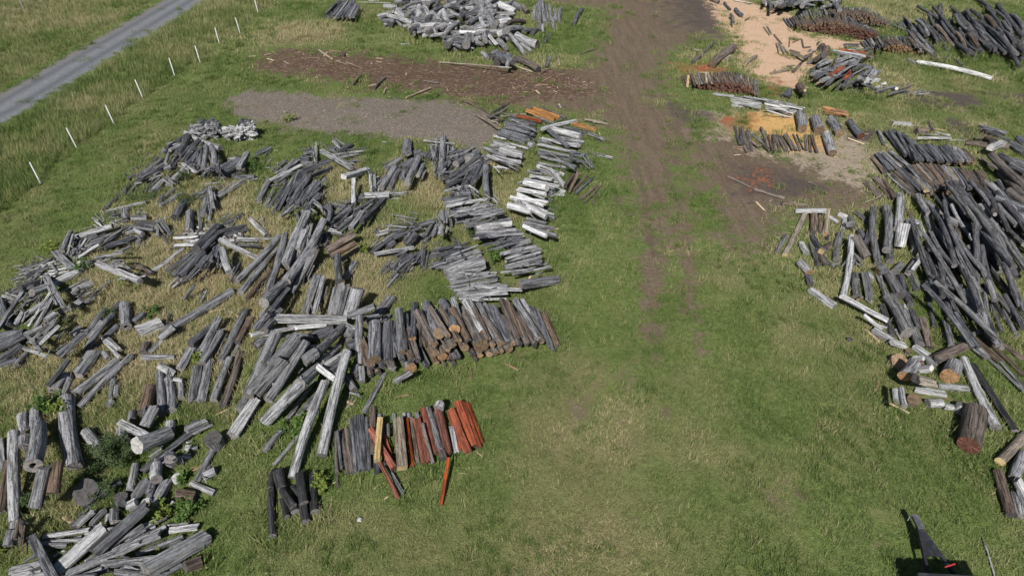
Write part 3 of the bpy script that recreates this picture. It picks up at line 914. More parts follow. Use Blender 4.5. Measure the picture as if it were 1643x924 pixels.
# ---- red posts
ZR = 3.85
P('red post stack', 400, 630, ZR, '''
545 585 543 430 26 s n; 700 440 690 200 60 s d; 950 420 930 180 60 s d; 1100 400 1050 150 70 s d; 1200 370 1150 130 80 s d; 1330 350 1260 130 90 s R; 640 480 610 240 50 s n; 850 440 830 200 60 s d
545 495 535 240 32 s n; 570 475 545 238 32 s d; 612 495 570 225 38 s n; 637 490 600 220 32 s n; 662 490 628 165 36 s g; 690 480 655 150 44 s d; 716 475 690 140 46 s d; 742 475 724 150 30 s d
760 370 765 90 48 s n; 790 500 785 370 44 s d; 890 160 890 132 30 b g; 955 160 955 130 34 b g; 990 155 985 125 30 s g; 1040 160 1035 120 34 s g; 860 270 860 195 32 s n; 805 170 805 135 30 b g
920 655 805 430 34 s R | red post lying in grass beside a dark one before red post stack
958 628 850 450 36 s d | dark post lying in grass before the red post stack
875 390 835 265 30 s R; 895 465 750 225 48 r R | rounded red post slanting across the gap in red post stack
945 465 918 165 72 b t y | broad pale grey post with yellow end in red post stack
1005 455 965 160 40 s R; 1042 435 1000 150 34 s n; 1075 435 1022 160 38 s R; 1108 425 1048 155 34 s R; 1135 435 1070 190 26 s n
1155 375 1075 100 54 s R; 1178 350 1110 95 54 s g; 1232 370 1165 90 74 s R; 1205 405 1190 360 44 r n; 1282 370 1250 210 42 s l; 1350 370 1245 115 64 s R; 1395 335 1295 65 84 s R; 1442 310 1345 62 34 s R
1170 95 1178 70 70 r l; 
1185 690 1230 400 24 b R | thin red stick lying alone in grass below red post stack
790 420 810 160 42 b y | bright yellow sawn post on top of the red post stack
''')
P('charred log group', 400, 630, ZR, '''
145 885 135 590 48 r k | longest charred log, nearest of the black group
130 590 155 480 46 r k; 230 770 205 655 46 r k; 285 735 260 640 58 r k; 270 700 205 600 54 r k; 305 640 265 580 44 r k; 350 795 330 640 60 r k
205 590 180 478 72 r k; 338 680 312 505 62 r k; 405 735 397 500 58 r k | charred log half under a leafy green weed
''')
# ---- lower left
P('stump scatter by the bush', 0, 620, Z, '''
15 620 0 400 62 b l; 10 930 60 555 74 s n; 112 1005 103 340 86 r l | long straight silver log standing out at lower left
175 440 180 380 74 r g; 188 340 170 215 82 r g; 262 310 268 165 84 r g; 245 585 285 280 112 r g H | thick grey log with a flared hollow end, lower left
265 890 330 600 92 r g; 395 790 435 560 88 r n; 110 1160 120 1000 90 r g; 60 1180 90 1060 70 r g; 160 1160 180 1010 60 s n
560 590 495 100 120 r g | thick mossy log with flaking bark below the leafy weed
640 330 830 545 92 r l | silver log slanting into the dark bush
730 810 900 700 64 r d; 980 255 985 190 62 r g; 1075 295 1150 150 84 r g; 920 400 915 320 96 r g; 895 270 1095 375 62 b l
1060 630 1440 330 74 s d | long jagged dark log under the white split log
1265 330 1265 270 76 r l; 1015 440 1250 345 124 r l w | thick white split log on top of the stump scatter
1380 325 1530 260 56 b l; 1110 520 1200 460 20 s l
1460 700 1590 450 54 s g; 1510 660 1600 620 74 r l; 1415 715 1590 790 46 b l; 1315 800 1450 820 84 b n
1260 540 1265 515 82 r g; 1315 565 1320 520 46 s l; 1375 455 1415 455 44 b w | small white block in grass near the stump scatter
1350 515 1415 515 40 b l; 1425 465 1460 455 40 s g; 1225 590 1260 560 30 s l
965 775 1005 580 62 r l; 985 835 1075 700 104 s g; 1110 870 1145 690 64 r d; 1160 690 1165 580 86 r l; 1140 920 1245 700 94 s g; 1095 790 1110 760 44 s g; 1060 855 1120 840 54 s l; 950 890 1010 855 70 b w; 870 850 890 820 84 r d; 1250 890 1280 850 30 s l
''')
P('plank pile at lower left', 0, 724, Z, '''
540 560 640 480 60 r d; 570 560 695 440 54 s l; 680 550 785 440 74 s g; 800 530 812 480 74 s l; 845 520 845 430 74 s g; 900 560 1050 470 60 s g; 640 600 900 560 60 s g
180 815 260 765 36 s d; 330 730 610 640 54 s g; 400 780 490 735 34 s l; 300 700 500 690 50 s g; 640 720 900 680 70 s g
320 632 665 578 54 s l | pale slab at the back left of the plank pile
930 630 1160 530 84 s l; 840 740 1230 562 52 s l; 1010 765 1355 630 54 s g; 1255 590 1470 560 64 s l; 1260 700 1350 670 40 s g; 860 900 1100 800 80 s d
500 910 1190 610 84 s g; 640 810 1060 540 54 s g; 700 750 1090 400 112 s d | deeply grooved dark beam in the plank pile at lower left
80 880 310 825 64 s l; 90 925 310 890 54 s l; 200 950 420 880 60 s l; 590 930 760 865 54 s l; 690 915 810 870 44 s d; 760 835 1170 800 64 s g; 930 850 1090 900 44 s l; 850 895 1070 915 64 s g; 1170 930 1360 830 84 s d; 300 960 700 940 80 s g; 780 960 1100 930 70 s l; 500 1000 900 980 80 s g
1370 855 1490 820 84 b n
1075 885 1530 635 112 b l | wide whitish beam at the right end of the plank pile
415 885 775 565 124 p l | widest silver plank lying on top of the plank pile
238 635 400 945 72 b d | dark grey post leaning down the left of the plank pile
''')
# ---- right side: offcuts round the big red ended log
R7 = 4.62
P('offcuts by the red ended log', 1393, 530, R7, '''
1155 340 860 50 44 s n; 1155 420 980 230 44 s g; 1155 220 900 30 44 s n; 980 230 780 60 62 s n; 1160 450 880 200 34 s g; 880 205 700 55 62 r g
620 120 570 20 54 s g; 1095 750 770 250 64 s k | long cracked dark log lying beside the silver trunk
945 720 705 210 72 r l | long silver trunk with a knot ring near its top end
600 340 640 250 124 r g o | blue grey log round with orange end behind the white stick
500 225 695 130 104 s n d | thick light brown log with shadowed round end among the offcuts
335 120 445 190 46 b l; 430 200 485 265 62 s l; 340 205 410 210 40 b w; 390 290 470 280 54 b w; 365 255 410 250 64 r n
265 340 345 245 94 r g o | grey log round with a bright orange end among the offcuts
355 355 490 390 104 s t d | pale log chunk with brown round end among the offcuts
345 435 570 475 52 b w | white stick in front of the pale log chunk
515 415 738 432 50 b l | pale grey stick touching the silver trunk
200 445 212 525 54 r l; 248 430 268 560 46 r l; 440 540 545 540 72 r l; 560 560 632 572 52 r l
745 850 790 600 172 r n R | very thick brown log with dark red sawn end in grass
''')
P('pale logs at the right edge', 1393, 674, 3.696, '''
780 245 935 85 62 r t | pale curved log at the right edge of the picture
865 350 930 200 66 r g; 850 565 770 305 64 r n; 905 570 875 440 62 s l; 930 440 880 350 60 s l; 925 500 890 420 40 s g
752 930 680 700 16 s l | thin pale stick in grass right of the black drawbar
''')
P('loose posts by the bark heap', 1220, 300, 7.11, '''
280 775 515 295 64 b t | long tan post lying in grass left of the bark log heap
185 745 290 555 54 r g; 600 525 605 280 84 r n; 680 525 676 300 60 s n; 745 545 768 265 74 s t o | tan post with orange split face beside the short white post
250 180 525 220 62 s n | brown grey post behind the white crosswise post
405 270 755 270 56 b w | white post lying crosswise over three brown posts
795 345 895 410 58 r l o; 895 310 985 350 54 b w; 935 490 962 375 50 b l; 465 645 525 760 72 r l
''')
P('loose posts by the bark heap', 1240, 380, 5.133, '''
225 215 300 295 72 r l o; 290 325 310 390 58 r d
305 440 510 575 62 b l | silver post lying alone in grass below the bark log heap
825 765 990 860 66 b l; 975 865 1090 900 52 b w | short bright white offcut at the tip of bark log heap
625 840 645 850 50 s d
''')
# ---- bark log heap (right)
Hp = 'bark log heap'
HMAX = 2.6
P(Hp, 1443, 420, 7.7, '''
430 800 350 430 84 s q; 690 780 500 400 84 r q; 780 740 640 500 64 r h; 560 380 780 480 60 r h; 1050 780 900 590 54 r q; 1260 870 1130 540 64 r q; 1460 730 1050 280 84 r h; 1450 930 1270 600 64 r h; 1540 760 1420 590 44 r h
640 370 430 180 94 r h; 780 490 590 200 64 r h; 1060 735 640 160 62 r h; 1180 880 1100 770 60 r h; 880 900 1000 860 80 s h; 1050 880 1120 900 60 s l; 1540 690 1380 370 54 s n; 1300 700 1150 480 60 r q
''')
P(Hp, 1240, 380, 5.133, '''
600 240 640 160 70 r h; 790 300 815 350 64 s l; 690 490 675 310 74 r h; 795 525 760 300 100 s h; 700 520 730 500 40 r t; 935 495 865 300 64 s h; 1045 485 950 300 104 r h d; 1135 560 1050 320 74 r q; 1180 440 1120 310 60 s q; 1220 430 1150 300 44 s h
1210 890 1160 770 94 r h; 1300 910 1230 670 84 s n; 1170 735 1080 560 44 s l; 1200 750 1150 610 64 s q; 980 810 890 560 64 s q; 1060 850 1010 760 50 s l; 1110 790 950 500 132 r h | thick dark log with a knobbly end low in bark log heap
1470 900 1420 700 60 r h; 1320 440 1230 430 50 s t; 860 280 920 265 112 r q b; 1000 290 1060 230 74 r h; 1110 300 1180 190 84 s h
1285 420 1290 380 90 r h w | pale ringed log end facing the camera low in bark heap
570 510 645 -5 62 r l | long pale pole leaning down the left side of bark log heap
555 480 950 690 72 s l | forked pale root lying along the foot of bark log heap
750 640 900 760 50 s l; 790 700 940 750 40 s w
''')
P(Hp, 1220, 300, 7.11, '''
590 560 690 710 74 r q; 570 650 660 900 84 s q; 640 700 760 880 70 s q; 660 740 740 880 60 s n; 690 740 780 680 84 b t; 740 700 800 640 70 r n; 800 890 880 880 70 r h; 760 600 770 560 60 s q
1090 290 1270 430 84 s q; 1130 500 1210 620 94 r q; 1050 480 1020 340 84 s q; 960 440 1060 420 90 r h; 1200 650 1260 420 84 s q; 1040 880 1090 800 74 r h; 1150 900 1100 860 60 r h; 1210 800 1080 560 134 r n | thick dark brown log lying low behind the pale leaning pole
1150 850 1030 740 54 r h; 870 825 915 530 94 r h g | dark mottled log with a round grey end beside the pale leaning pole
1480 850 1455 640 104 r h; 1440 720 1435 240 116 r h; 1345 880 1290 240 96 r h | long grey log with loose bark along the left of bark log heap
''')
P(Hp, 1393, 290, 6.16, '''
480 700 410 400 124 r h; 500 540 420 470 90 r h; 540 800 480 760 70 s h; 430 890 520 760 74 s l; 610 940 540 800 64 r q; 650 740 610 600 114 r q; 770 890 690 740 94 r n w | dark log with one clean white sawn end in bark heap
690 900 620 790 60 s n; 860 900 800 830 50 r n; 760 760 680 590 60 r q; 860 690 700 370 64 r h
640 500 560 280 94 r h; 600 330 490 150 74 r h; 730 350 560 200 64 r h; 560 260 540 220 60 r q; 450 410 360 260 44 r n; 500 420 450 395 60 r l; 575 560 510 410 42 r l; 740 400 715 350 54 r q; 700 560 600 520 84 r q; 830 520 700 380 54 r h
960 320 820 150 66 r q; 990 410 720 135 76 r q; 830 390 610 75 66 r q; 1060 430 990 300 60 s w; 1230 924 1020 590 74 r q; 1060 800 990 650 54 r h; 1150 900 1050 780 60 r h; 1290 790 1090 560 64 r h; 1300 900 1140 640 60 r h
1540 500 1250 420 50 s q; 1540 640 1200 400 60 s q; 1540 560 1320 470 54 s n; 1500 760 1290 480 60 r h; 1540 880 1160 340 66 r h; 1540 630 1225 240 64 r h; 1620 420 1255 190 96 r n; 1560 280 1370 60 60 r h; 1600 380 1450 240 60 r h; 1640 700 1480 520 60 r q; 1660 800 1500 600 64 r q; 1640 560 1440 400 54 r q
1440 230 1280 50 96 r q | dark log with a knotty burl at the back of bark log heap
1470 950 980 140 82 r q | longest dark pole running down through the bark log heap
950 900 690 490 82 r h; 985 880 880 490 100 r n | brown log furred with lichen in the bark log heap
1150 515 780 380 104 r h g | dark log with ringed end lying across the top of bark heap
290 470 312 145 94 r l | pale greenish trunk rising at the back of bark log heap
310 650 352 430 134 r l g | thick pale trunk end leaning over the front of bark heap
''')
BENDK = 2.4
# long dark poles filling the right edge of that heap
random.seed(21)
for i in range(44):
    x = random.uniform(1500, 1650)
    y = random.uniform(400, 560)
    if y > 520 and x < 1560:
        continue
    l = random.uniform(60, 140)
    l *= random.choice((.55, .8, 1, 1))
    aa = 1.06 + random.gauss(0, .2)
    l = min(l, (y - 322) / math.sin(aa))
    lay(Hp, 'r', random.choice('qqqhdhgq'), (x, y), (x - l * math.cos(aa), y - l * math.sin(aa)), random.uniform(5.5, 9.5), 11)
for i in range(24):
    x = random.uniform(1560, 1690)
    y = random.uniform(330, 440)
    l = min(random.uniform(70, 150), (y - 292) / .75)
    lay(Hp, 'r', random.choice('qqhdqg'), (x, y), (x - l * .55, y - l * .75), random.uniform(6, 10.5), 11)

HMAX = 1.6
BENDK = 1.8
# ---- right hand post stacks
random.seed(31)
S = 5.437
pl = 'tan ended stack at the back right'
stack_ends('upper tan ended stack', 1343, 170, S, [(700, 470), (860, 470), (1000, 490), (1200, 470), (1230, 510), (1100, 525), (900, 520), (720, 500)], [(690, 520), (1240, 545)], [(800, 470), (620, 250)], 24, 'nnd', 'b',
           label='small tan ended post inside the front of the upper tan ended stack')
row('upper tan ended stack', 1343, 170, S, [(400, 240), (480, 215), (570, 240), (700, 335), (900, 350), (960, 345), (1110, 395)], [(560, 410), (700, 485), (800, 472), (860, 478), (990, 492), (1110, 478), (1200, 470)], 19, 44, 'ddddg')
row('upper tan ended stack', 1343, 170, S, [(350, 215), (375, 225)], [(400, 335), (425, 340)], 2, 26, 'dg')
row('lower tan ended stack', 1343, 170, S, [(300, 450), (360, 410), (480, 400)], [(400, 595), (480, 570), (630, 515)], 8, 40, 'dgnd')
stack_ends('lower tan ended stack', 1343, 170, S, [(690, 750), (850, 720), (1050, 720), (1250, 725), (1390, 745), (1390, 795), (1050, 790), (860, 790), (690, 790)], [(690, 805), (1390, 810)], [(1000, 720), (800, 520)], 25, 'nnd', 'b',
           label='small tan ended post inside the front of the lower tan ended stack')
row('lower tan ended stack', 1343, 170, S, [(430, 615), (620, 530), (760, 510), (960, 535), (1050, 550), (1200, 575), (1290, 575)], [(640, 785), (730, 755), (880, 712), (1050, 717), (1160, 717), (1250, 722), (1370, 740)], 23, 46, 'nnntgd')
P('lower tan ended stack', 1343, 170, S, '480 805 340 630 60 s n; 380 795 255 660 56 s n; 530 790 430 700 32 s d; 500 800 400 640 44 s n; 380 788 220 852 14 s t | thin tan stick in grass left of the lower tan ended stack')
P('loose timber in the right field', 1343, 170, S, '''
645 172 860 205 26 s g; 800 125 832 215 30 s d; 690 225 775 215 60 r n; 740 240 880 262 26 s g; 850 250 985 255 26 s w; 870 230 980 265 30 s w; 800 300 1110 302 20 s g; 930 180 980 120 8 s d
700 280 995 282 18 b w | white board lying flat between loose timbers in the right field
485 152 642 165 46 b w | bleached white block at the left of the loose right field timbers
1115 322 1330 352 52 r n; 1290 300 1500 360 60 r n; 1310 280 1370 320 62 r n; 1260 172 1480 245 66 s g; 1290 210 1500 310 54 s d; 1250 195 1400 215 30 s d; 1200 290 1270 290 50 s n
1340 368 1445 325 60 b w | bright white block beside brown logs at the right edge
''')
P('big logs at the right edge', 1343, 170, S, '''
1510 620 1230 450 44 s n; 1640 800 1400 570 64 r n; 1640 720 1440 540 50 s n; 1540 640 1260 450 36 s n; 1640 700 1345 430 72 r n; 1640 600 1420 430 60 r d; 1520 330 1640 410 70 r d; 1580 280 1640 340 60 r d; 1530 500 1650 560 110 r d | very thick grey trunk cut off by the right edge
1640 860 1500 740 70 r n; 1640 900 1380 800 60 r d
''')
# ---- far right black poles
pl = 'black pole heap'
WK = .62
HMAX = .9
random.seed(41)
P(pl, 1223, 0, 3.85, '''
1230 405 1000 130 30 r q; 1110 395 900 170 26 r n; 1140 375 930 150 30 r q; 1320 355 1070 130 34 r q; 1060 300 880 130 26 r q; 1150 330 980 120 30 r q; 1190 300 1030 90 30 r q; 1250 310 1100 100 34 r q; 1300 330 1160 120 34 r q
1410 325 1190 100 60 r q; 1360 330 1230 120 44 r q; 1450 330 1270 130 40 r q; 1520 330 1240 80 44 r q; 1560 370 1330 130 34 r q; 1590 415 1300 120 34 r q; 1617 380 1360 130 36 r q; 1640 340 1400 110 40 r q; 1640 280 1440 120 40 r q; 1640 240 1500 90 40 r q; 1640 200 1540 110 36 r q
1240 270 1055 45 30 r q; 1190 220 960 40 30 r q; 1280 330 1100 35 44 r q; 1430 310 1220 120 62 r q; 1500 330 1260 65 34 r q; 1560 300 1290 60 34 r q; 1617 240 1455 30 44 r q; 1600 270 1340 90 34 r q
1440 100 1300 -10 34 r q; 1620 330 1390 50 40 r q | longest black pole reaching highest at the back of black pole heap
''')
WK = .92
for i in range(34):
    x, y = random.uniform(1010, 1630), random.uniform(150, 330)
    if (x < 1250 and y < 150 + (x - 1000) * .2) or y > 200 + (x - 950) * .35:
        continue
    l = random.uniform(70, 190)
    lay(pl, 'r', random.choice('qqqhn'), (1223 + x / 3.85, (y + 20) / 3.85), (1223 + (x - l * .62) / 3.85, (y + 20 - l * .78) / 3.85), random.uniform(14, 26) / 3.85, 14)
HMAX = 1.6
BENDK = 1.8
P('far right field', 1223, 0, 3.85, '955 385 1418 488 30 r w | long white trunk lying alone in the far right grass; 905 370 950 395 24 r g')
P('posts behind the black poles', 1223, 0, 3.85, '''800 130 890 190 22 s d; 830 110 880 170 24 s d; 870 100 960 210 22 s d; 920 170 1000 270 24 s d; 950 250 1080 370 26 s n; 900 190 980 290 22 s d; 960 210 1060 330 24 s d''')
# ---- far sawmill stacks
random.seed(51)
T = 3.85
stack_ends('x', 1223, 0, T, [(440, 88), (600, 85), (680, 98), (800, 158), (720, 165), (520, 125)], [(430, 130), (880, 215)], [(640, 90), (560, 40)], 14, 'd', 'b', L=1.3, stuff=True)
row('back sawmill stack', 1223, 0, T, [(200, 75), (350, 50), (500, 48), (650, 50), (740, 110), (860, 180)], [(220, 112), (390, 97), (540, 90), (680, 97), (800, 156), (885, 192)], 36, 16, 'ddg', jit=2)
stack_ends('x', 1223, 0, T, [(170, 168), (430, 138), (560, 165), (690, 200), (735, 220), (640, 250), (350, 215)], [(150, 175), (650, 255)], [(430, 140), (390, 92)], 15, 'n', 'R', L=1.3, stuff=True)
stack_ends('x', 1223, 0, T, [(210, 160), (430, 136), (530, 158), (540, 175), (330, 185)], [(150, 175), (650, 255)], [(430, 140), (390, 92)], 15, 'n', 'b', L=1.3, stuff=True)
row('middle sawmill stack', 1223, 0, T, [(125, 120), (200, 105), (400, 95), (520, 100), (640, 160), (700, 190)], [(160, 166), (230, 152), (430, 140), (560, 168), (690, 205), (735, 218)], 32, 17, 'nnndg', jit=2)
stack_ends('x', 1223, 0, T, [(720, 295), (850, 272), (960, 310), (1040, 345), (930, 345), (800, 322)], [(700, 320), (1045, 355)], [(860, 280), (790, 225)], 15, 'n', 'o', L=1.3, stuff=True)
row('front sawmill stack', 1223, 0, T, [(600, 270), (720, 225), (900, 230), (1000, 310)], [(640, 320), (740, 292), (930, 280), (1025, 338)], 20, 18, 'ddng', jit=3)
row('front sawmill stack', 1223, 0, T, [(500, 270), (510, 300)], [(600, 275), (600, 310)], 3, 14, 'd', jit=3)
stack_ends('red brown firewood stack', 800, 0, T, [(1200, 522), (1400, 506), (1540, 528), (1600, 590), (1400, 575), (1230, 545)], [(1130, 540), (1610, 600)], [(1400, 510), (1370, 450)], 17, 'n', 'R', L=1.3,
           label='small red brown post inside the front of the red brown firewood stack')
row('red brown firewood stack', 800, 0, T, [(1120, 478), (1180, 465), (1280, 450), (1400, 445), (1500, 460), (1600, 505)], [(1145, 528), (1190, 522), (1290, 516), (1400, 507), (1520, 522), (1610, 585)], 32, 17, 'nnngt', jit=3)
P('red brown firewood stack', 800, 0, T, '1165 535 1172 470 16 b y; 1285 512 1280 455 14 b y; 1325 500 1315 445 14 b y; 1585 590 1580 520 14 s n; 1600 590 1600 520 14 s n')
# silver batten stack
random.seed(61)
row('silver batten stack', 1060, 130, Z, [(520, 120), (525, 190)], [(750, 160), (740, 200)], 8, 14, 'llw', kind='b', jit=3, noun=('batten', 'batten'))
row('silver batten stack', 1060, 130, Z, [(760, 130), (790, 220)], [(1070, 190), (960, 265)], 12, 15, 'llgw', kind='s', jit=5, noun=('batten', 'batten'))
row('silver batten stack', 1060, 130, Z, [(530, 115), (780, 130)], [(770, 150), (1040, 185)], 4, 20, 'gl', kind='s', jit=3, noun=('batten', 'batten'))
P('silver batten stack', 1060, 130, Z, '390 95 545 118 22 b l | pale batten sticking out left of the silver batten stack')
# red banded bundle
random.seed(62)
row('strapped red bundle', 1060, 130, Z, [(1170, 205), (1200, 190), (1215, 235)], [(1395, 250), (1385, 225), (1395, 268)], 9, 13, 'RRot', kind='b', jit=3, noun=('batten', 'batten'))
# five fat bolts on the sawdust
P('fat logs by the sawdust', 1060, 130, Z, '''
1050 355 1035 250 76 r g b | first fat dark log from the silver batten stack, standing by orange sawdust
1175 370 1140 275 76 r g b | second fat dark log from the silver batten stack
1325 390 1255 285 66 r g b | fat grey log with a thin dark log behind it
1330 345 1285 270 30 r d; 1485 410 1400 300 54 r d R | dark narrow log with reddish end, rightmost of the sawdust logs
1275 535 1228 400 66 r l b | pale fat log nearest the bare grey dirt
''')
P('row of brown posts', 1060, 130, Z, '''
585 475 550 340 26 s n; 605 470 590 350 28 s d; 630 480 605 335 22 s n; 640 530 620 480 24 s n; 650 505 635 370 24 s n; 675 515 655 370 26 s n; 800 500 675 400 24 s n; 730 490 680 450 40 s n; 805 525 760 480 28 s n; 760 450 680 390 20 s d
770 440 735 385 20 s n; 800 500 745 345 30 s n; 810 490 775 370 24 s n; 835 515 800 400 26 s n; 845 520 830 400 20 s n; 890 520 850 405 28 s n; 925 520 865 400 24 s n; 950 525 890 405 26 s n; 1005 515 930 395 28 s n; 980 510 915 395 20 s n
1035 515 985 395 22 s n; 1060 510 1010 395 16 s d; 1080 515 1070 400 24 s n; 1115 525 1105 405 26 s n; 1160 530 1120 405 28 s n
''')
P('sticks around the yard', 1060, 130, Z, '''
490 705 700 805 16 s n | long grey brown stick lying on bare soil right of the track
690 800 918 868 24 s n | rough brown stick lying end to end with a longer stick
1090 745 1160 775 8 s t; 660 905 690 885 26 s n; 960 60 945 125 44 s d; 1050 30 1045 80 46 r n o
''')
# ---- top right sawmill clutter
random.seed(71)
T5 = 'mixed scrap heap'
P(T5, 1223, 0, T, '''
300 430 420 390 30 s d; 310 460 400 420 40 s g; 330 480 430 430 40 s d; 370 500 500 430 40 s g; 400 520 500 430 34 s d; 290 390 370 350 30 s g; 330 370 400 330 30 r n; 380 340 400 300 40 r n; 360 300 370 285 44 r n; 270 360 300 340 40 s n
420 470 500 420 34 b R; 440 440 470 350 30 s n; 470 460 560 400 30 s g; 500 540 570 440 34 s d; 540 540 620 450 34 s d; 510 490 550 440 22 b R; 580 520 640 460 34 s d; 620 470 680 430 30 s d; 470 410 640 350 34 s g; 460 380 600 330 30 s l; 530 390 680 420 30 s d
440 320 630 355 26 b w; 480 310 640 330 16 b R; 560 320 690 360 16 s n; 620 360 690 345 18 s n; 690 440 640 500 30 r l; 600 480 660 520 26 r g; 680 480 720 445 34 r l; 660 505 720 495 28 b w; 700 550 730 540 26 b w; 740 520 760 515 24 b w; 750 550 810 545 30 b l; 800 555 830 548 20 b w; 640 510 650 490 26 r w
620 520 700 550 24 s d; 700 570 830 530 24 s g; 790 580 900 560 20 s g; 850 560 920 530 22 s n; 900 570 1000 570 16 s g; 960 585 1030 575 18 s l; 820 530 900 525 24 s n; 560 430 640 400 24 s d; 500 440 600 370 22 s g; 330 440 460 470 26 s g; 350 410 430 380 26 s l
''')
P('sawdust scraps', 1223, 0, T, '''
50 455 170 430 16 b t; 190 445 240 390 22 s n; 150 410 200 405 8 b t; 10 170 50 220 12 b t; 30 165 60 215 10 b t; 75 215 120 270 14 s n; 90 270 110 330 22 s t; 105 270 140 335 22 s t; 130 290 165 330 18 s t; 170 240 165 290 8 s n; 190 262 240 240 10 s n; 245 245 255 290 12 s n; 255 295 300 290 12 s n; 180 330 270 360 24 s t; 170 310 230 330 18 s n; 225 530 260 570 44 r n; 235 570 265 560 20 r t; 140 575 175 590 44 s d; 105 580 130 605 20 s d; 260 360 290 340 20 s n
10 30 70 45 24 r g; 60 20 130 40 30 s g
''')
P('sawdust scraps', 800, 0, T, '''
1195 390 1335 265 24 r n d | brown forked log beside the thick yard log
1320 395 1450 295 54 r n b | thick brown log with sawn end on the sawdust edge
1390 380 1430 350 26 r t; 1520 405 1590 350 24 r t | short tan log lying alone on the sawdust
1160 295 1255 315 12 b t; 1165 350 1230 355 12 s t; 1330 290 1410 300 10 s t; 1440 110 1455 165 22 r t; 1435 90 1450 140 20 r n; 1310 -5 1360 15 24 r n; 1395 20 1430 60 18 r d; 1465 60 1500 95 28 r d | short dark log lying alone on pale sawdust
1450 5 1565 22 10 s w; 1520 130 1550 110 10 s n; 1470 350 1480 300 5 s n; 1480 310 1530 345 4 s n; 1540 430 1600 410 4 s t; 1540 445 1610 405 4 s t
''')
# heap at the very top right
for i in range(46):
    x, y = random.uniform(1228, 1352), random.uniform(-14, 14)
    a = random.uniform(0, 3.14)
    l = random.uniform(6, 13)
    lay('grey log heap behind the stacks', random.choice('rrs'), random.choice('glllgd'), (x - l * math.cos(a), y - l * .6 * math.sin(a)), (x + l * math.cos(a), y + l * .6 * math.sin(a)), random.uniform(5, 8), 8)
# ---- top centre heap
HMAX = .95
random.seed(81)
HP = [(810, 95), (850, 60), (880, 0), (1000, -30), (1300, -40), (1540, 0), (1617, 40), (1617, 200), (1560, 250), (1400, 290), (1230, 290), (1180, 220), (1080, 220), (960, 170), (850, 140)]
tc = 'grey log round heap'
cnt = 0
cands = []
while cnt < 215:
    x, y = random.uniform(800, 1640), random.uniform(-40, 290)
    if inside((x, y), HP):
        cands.append((x, y))
        cnt += 1
# the heap is built from its rim inwards, so that it rises towards the middle
def rim(p):
    return min(math.hypot(p[0] - a[0], (p[1] - a[1]) * 1.7) for k in range(len(HP)) for a in [((HP[k][0] + (HP[(k + 1) % len(HP)][0] - HP[k][0]) * s / 6), (HP[k][1] + (HP[(k + 1) % len(HP)][1] - HP[k][1]) * s / 6)) for s in range(6)])
cands.sort(key=lambda p: rim(p) + random.uniform(-30, 30))
for x, y in cands:
    a = random.choice((random.uniform(0, 3.14), random.uniform(2.4, 3.4)))
    l = random.uniform(26, 56)
    w = random.uniform(17, 33)
    lay(tc, random.choice('rrrrs'), random.choice('llgggglgdd'), (400 + (x - l * math.cos(a)) / T, (y - l * .75 * math.sin(a)) / T), (400 + (x + l * math.cos(a)) / T, (y + l * .75 * math.sin(a)) / T), w / T, w * .7)
P(tc, 400, 0, T, '''
1390 300 1200 270 14 s l; 1100 200 1210 150 30 r l; 1060 165 1170 155 34 r l; 1110 225 1200 210 30 s l; 860 100 1010 150 34 r l; 800 100 900 75 30 s l; 950 165 1060 150 24 s l; 1300 200 1420 205 26 r w; 1200 225 1290 140 34 r l; 1160 110 1185 80 36 r l; 1400 190 1560 200 34 r l; 1440 60 1510 170 40 r g; 1430 120 1450 180 30 r l; 1480 220 1530 280 30 s l; 1340 280 1350 230 56 r g; 1245 240 1330 240 34 r g; 1220 280 1240 260 50 r g
1520 145 1617 140 44 r l; 1480 85 1617 85 34 s l; 1550 30 1617 50 40 s l; 1545 240 1580 310 40 s n; 1440 330 1470 360 30 r g; 1490 350 1530 330 50 r d; 1530 385 1560 350 60 r d; 1580 400 1600 340 50 r d; 1470 310 1590 320 20 s n
1170 385 1620 420 12 s t | long pale pole on the upper edge of the mulch strip
''')
P('logs between heap and track', 800, 0, T, '''
0 30 100 75 44 r w; 0 95 90 85 40 s l; 100 30 150 60 40 r g; 150 40 180 75 34 r n; 0 145 70 130 44 r w; 60 140 160 135 28 r n; 0 160 40 170 40 r l; 50 190 150 180 44 r g; 150 195 200 185 30 s d; 0 215 30 200 44 r w; 0 250 45 300 36 r g; 30 350 90 385 40 r d; 0 340 30 370 44 r d; 50 410 70 360 30 s g; 0 415 70 418 14 s l
70 215 160 335 30 r g; 115 245 205 320 24 r l; 110 220 240 280 56 r l d | big silver log with dark end lying by the track verge
205 210 255 155 30 r d; 100 360 245 430 44 r n d | brown barked log lying on the mulch edge
80 400 210 445 14 s t; 260 455 315 425 12 s n; 375 400 370 350 16 r t; 295 410 320 350 30 s d; 275 265 320 210 28 s d; 500 335 600 305 10 s n; 600 300 660 290 4 s n
230 130 230 40 26 s g; 250 140 240 30 26 s g; 255 170 255 -5 28 r g; 290 150 265 -5 36 r g; 310 140 295 35 24 s g; 325 120 318 30 28 s g; 350 130 345 55 24 s g; 375 135 385 55 30 s g; 275 205 272 150 20 r g; 340 175 335 120 24 r g; 215 120 225 40 20 s g
465 150 515 60 28 r d | dark log lying in bright grass beside the track
''')
P('small far post stack', 400, 0, T, '''
470 115 560 10 26 s d; 490 115 575 10 24 s d; 510 110 600 0 26 s d; 530 115 610 5 26 s g; 550 110 630 15 24 s d; 575 110 650 15 26 s d; 600 105 655 30 24 s d; 620 110 660 35 24 s g; 640 110 680 40 20 s g; 470 90 540 20 24 s d; 520 100 600 10 26 s d; 560 90 630 10 24 s d; 590 80 640 5 26 s d
670 15 800 18 8 s l; 750 15 880 22 10 s l; 740 5 800 5 12 s l
''')
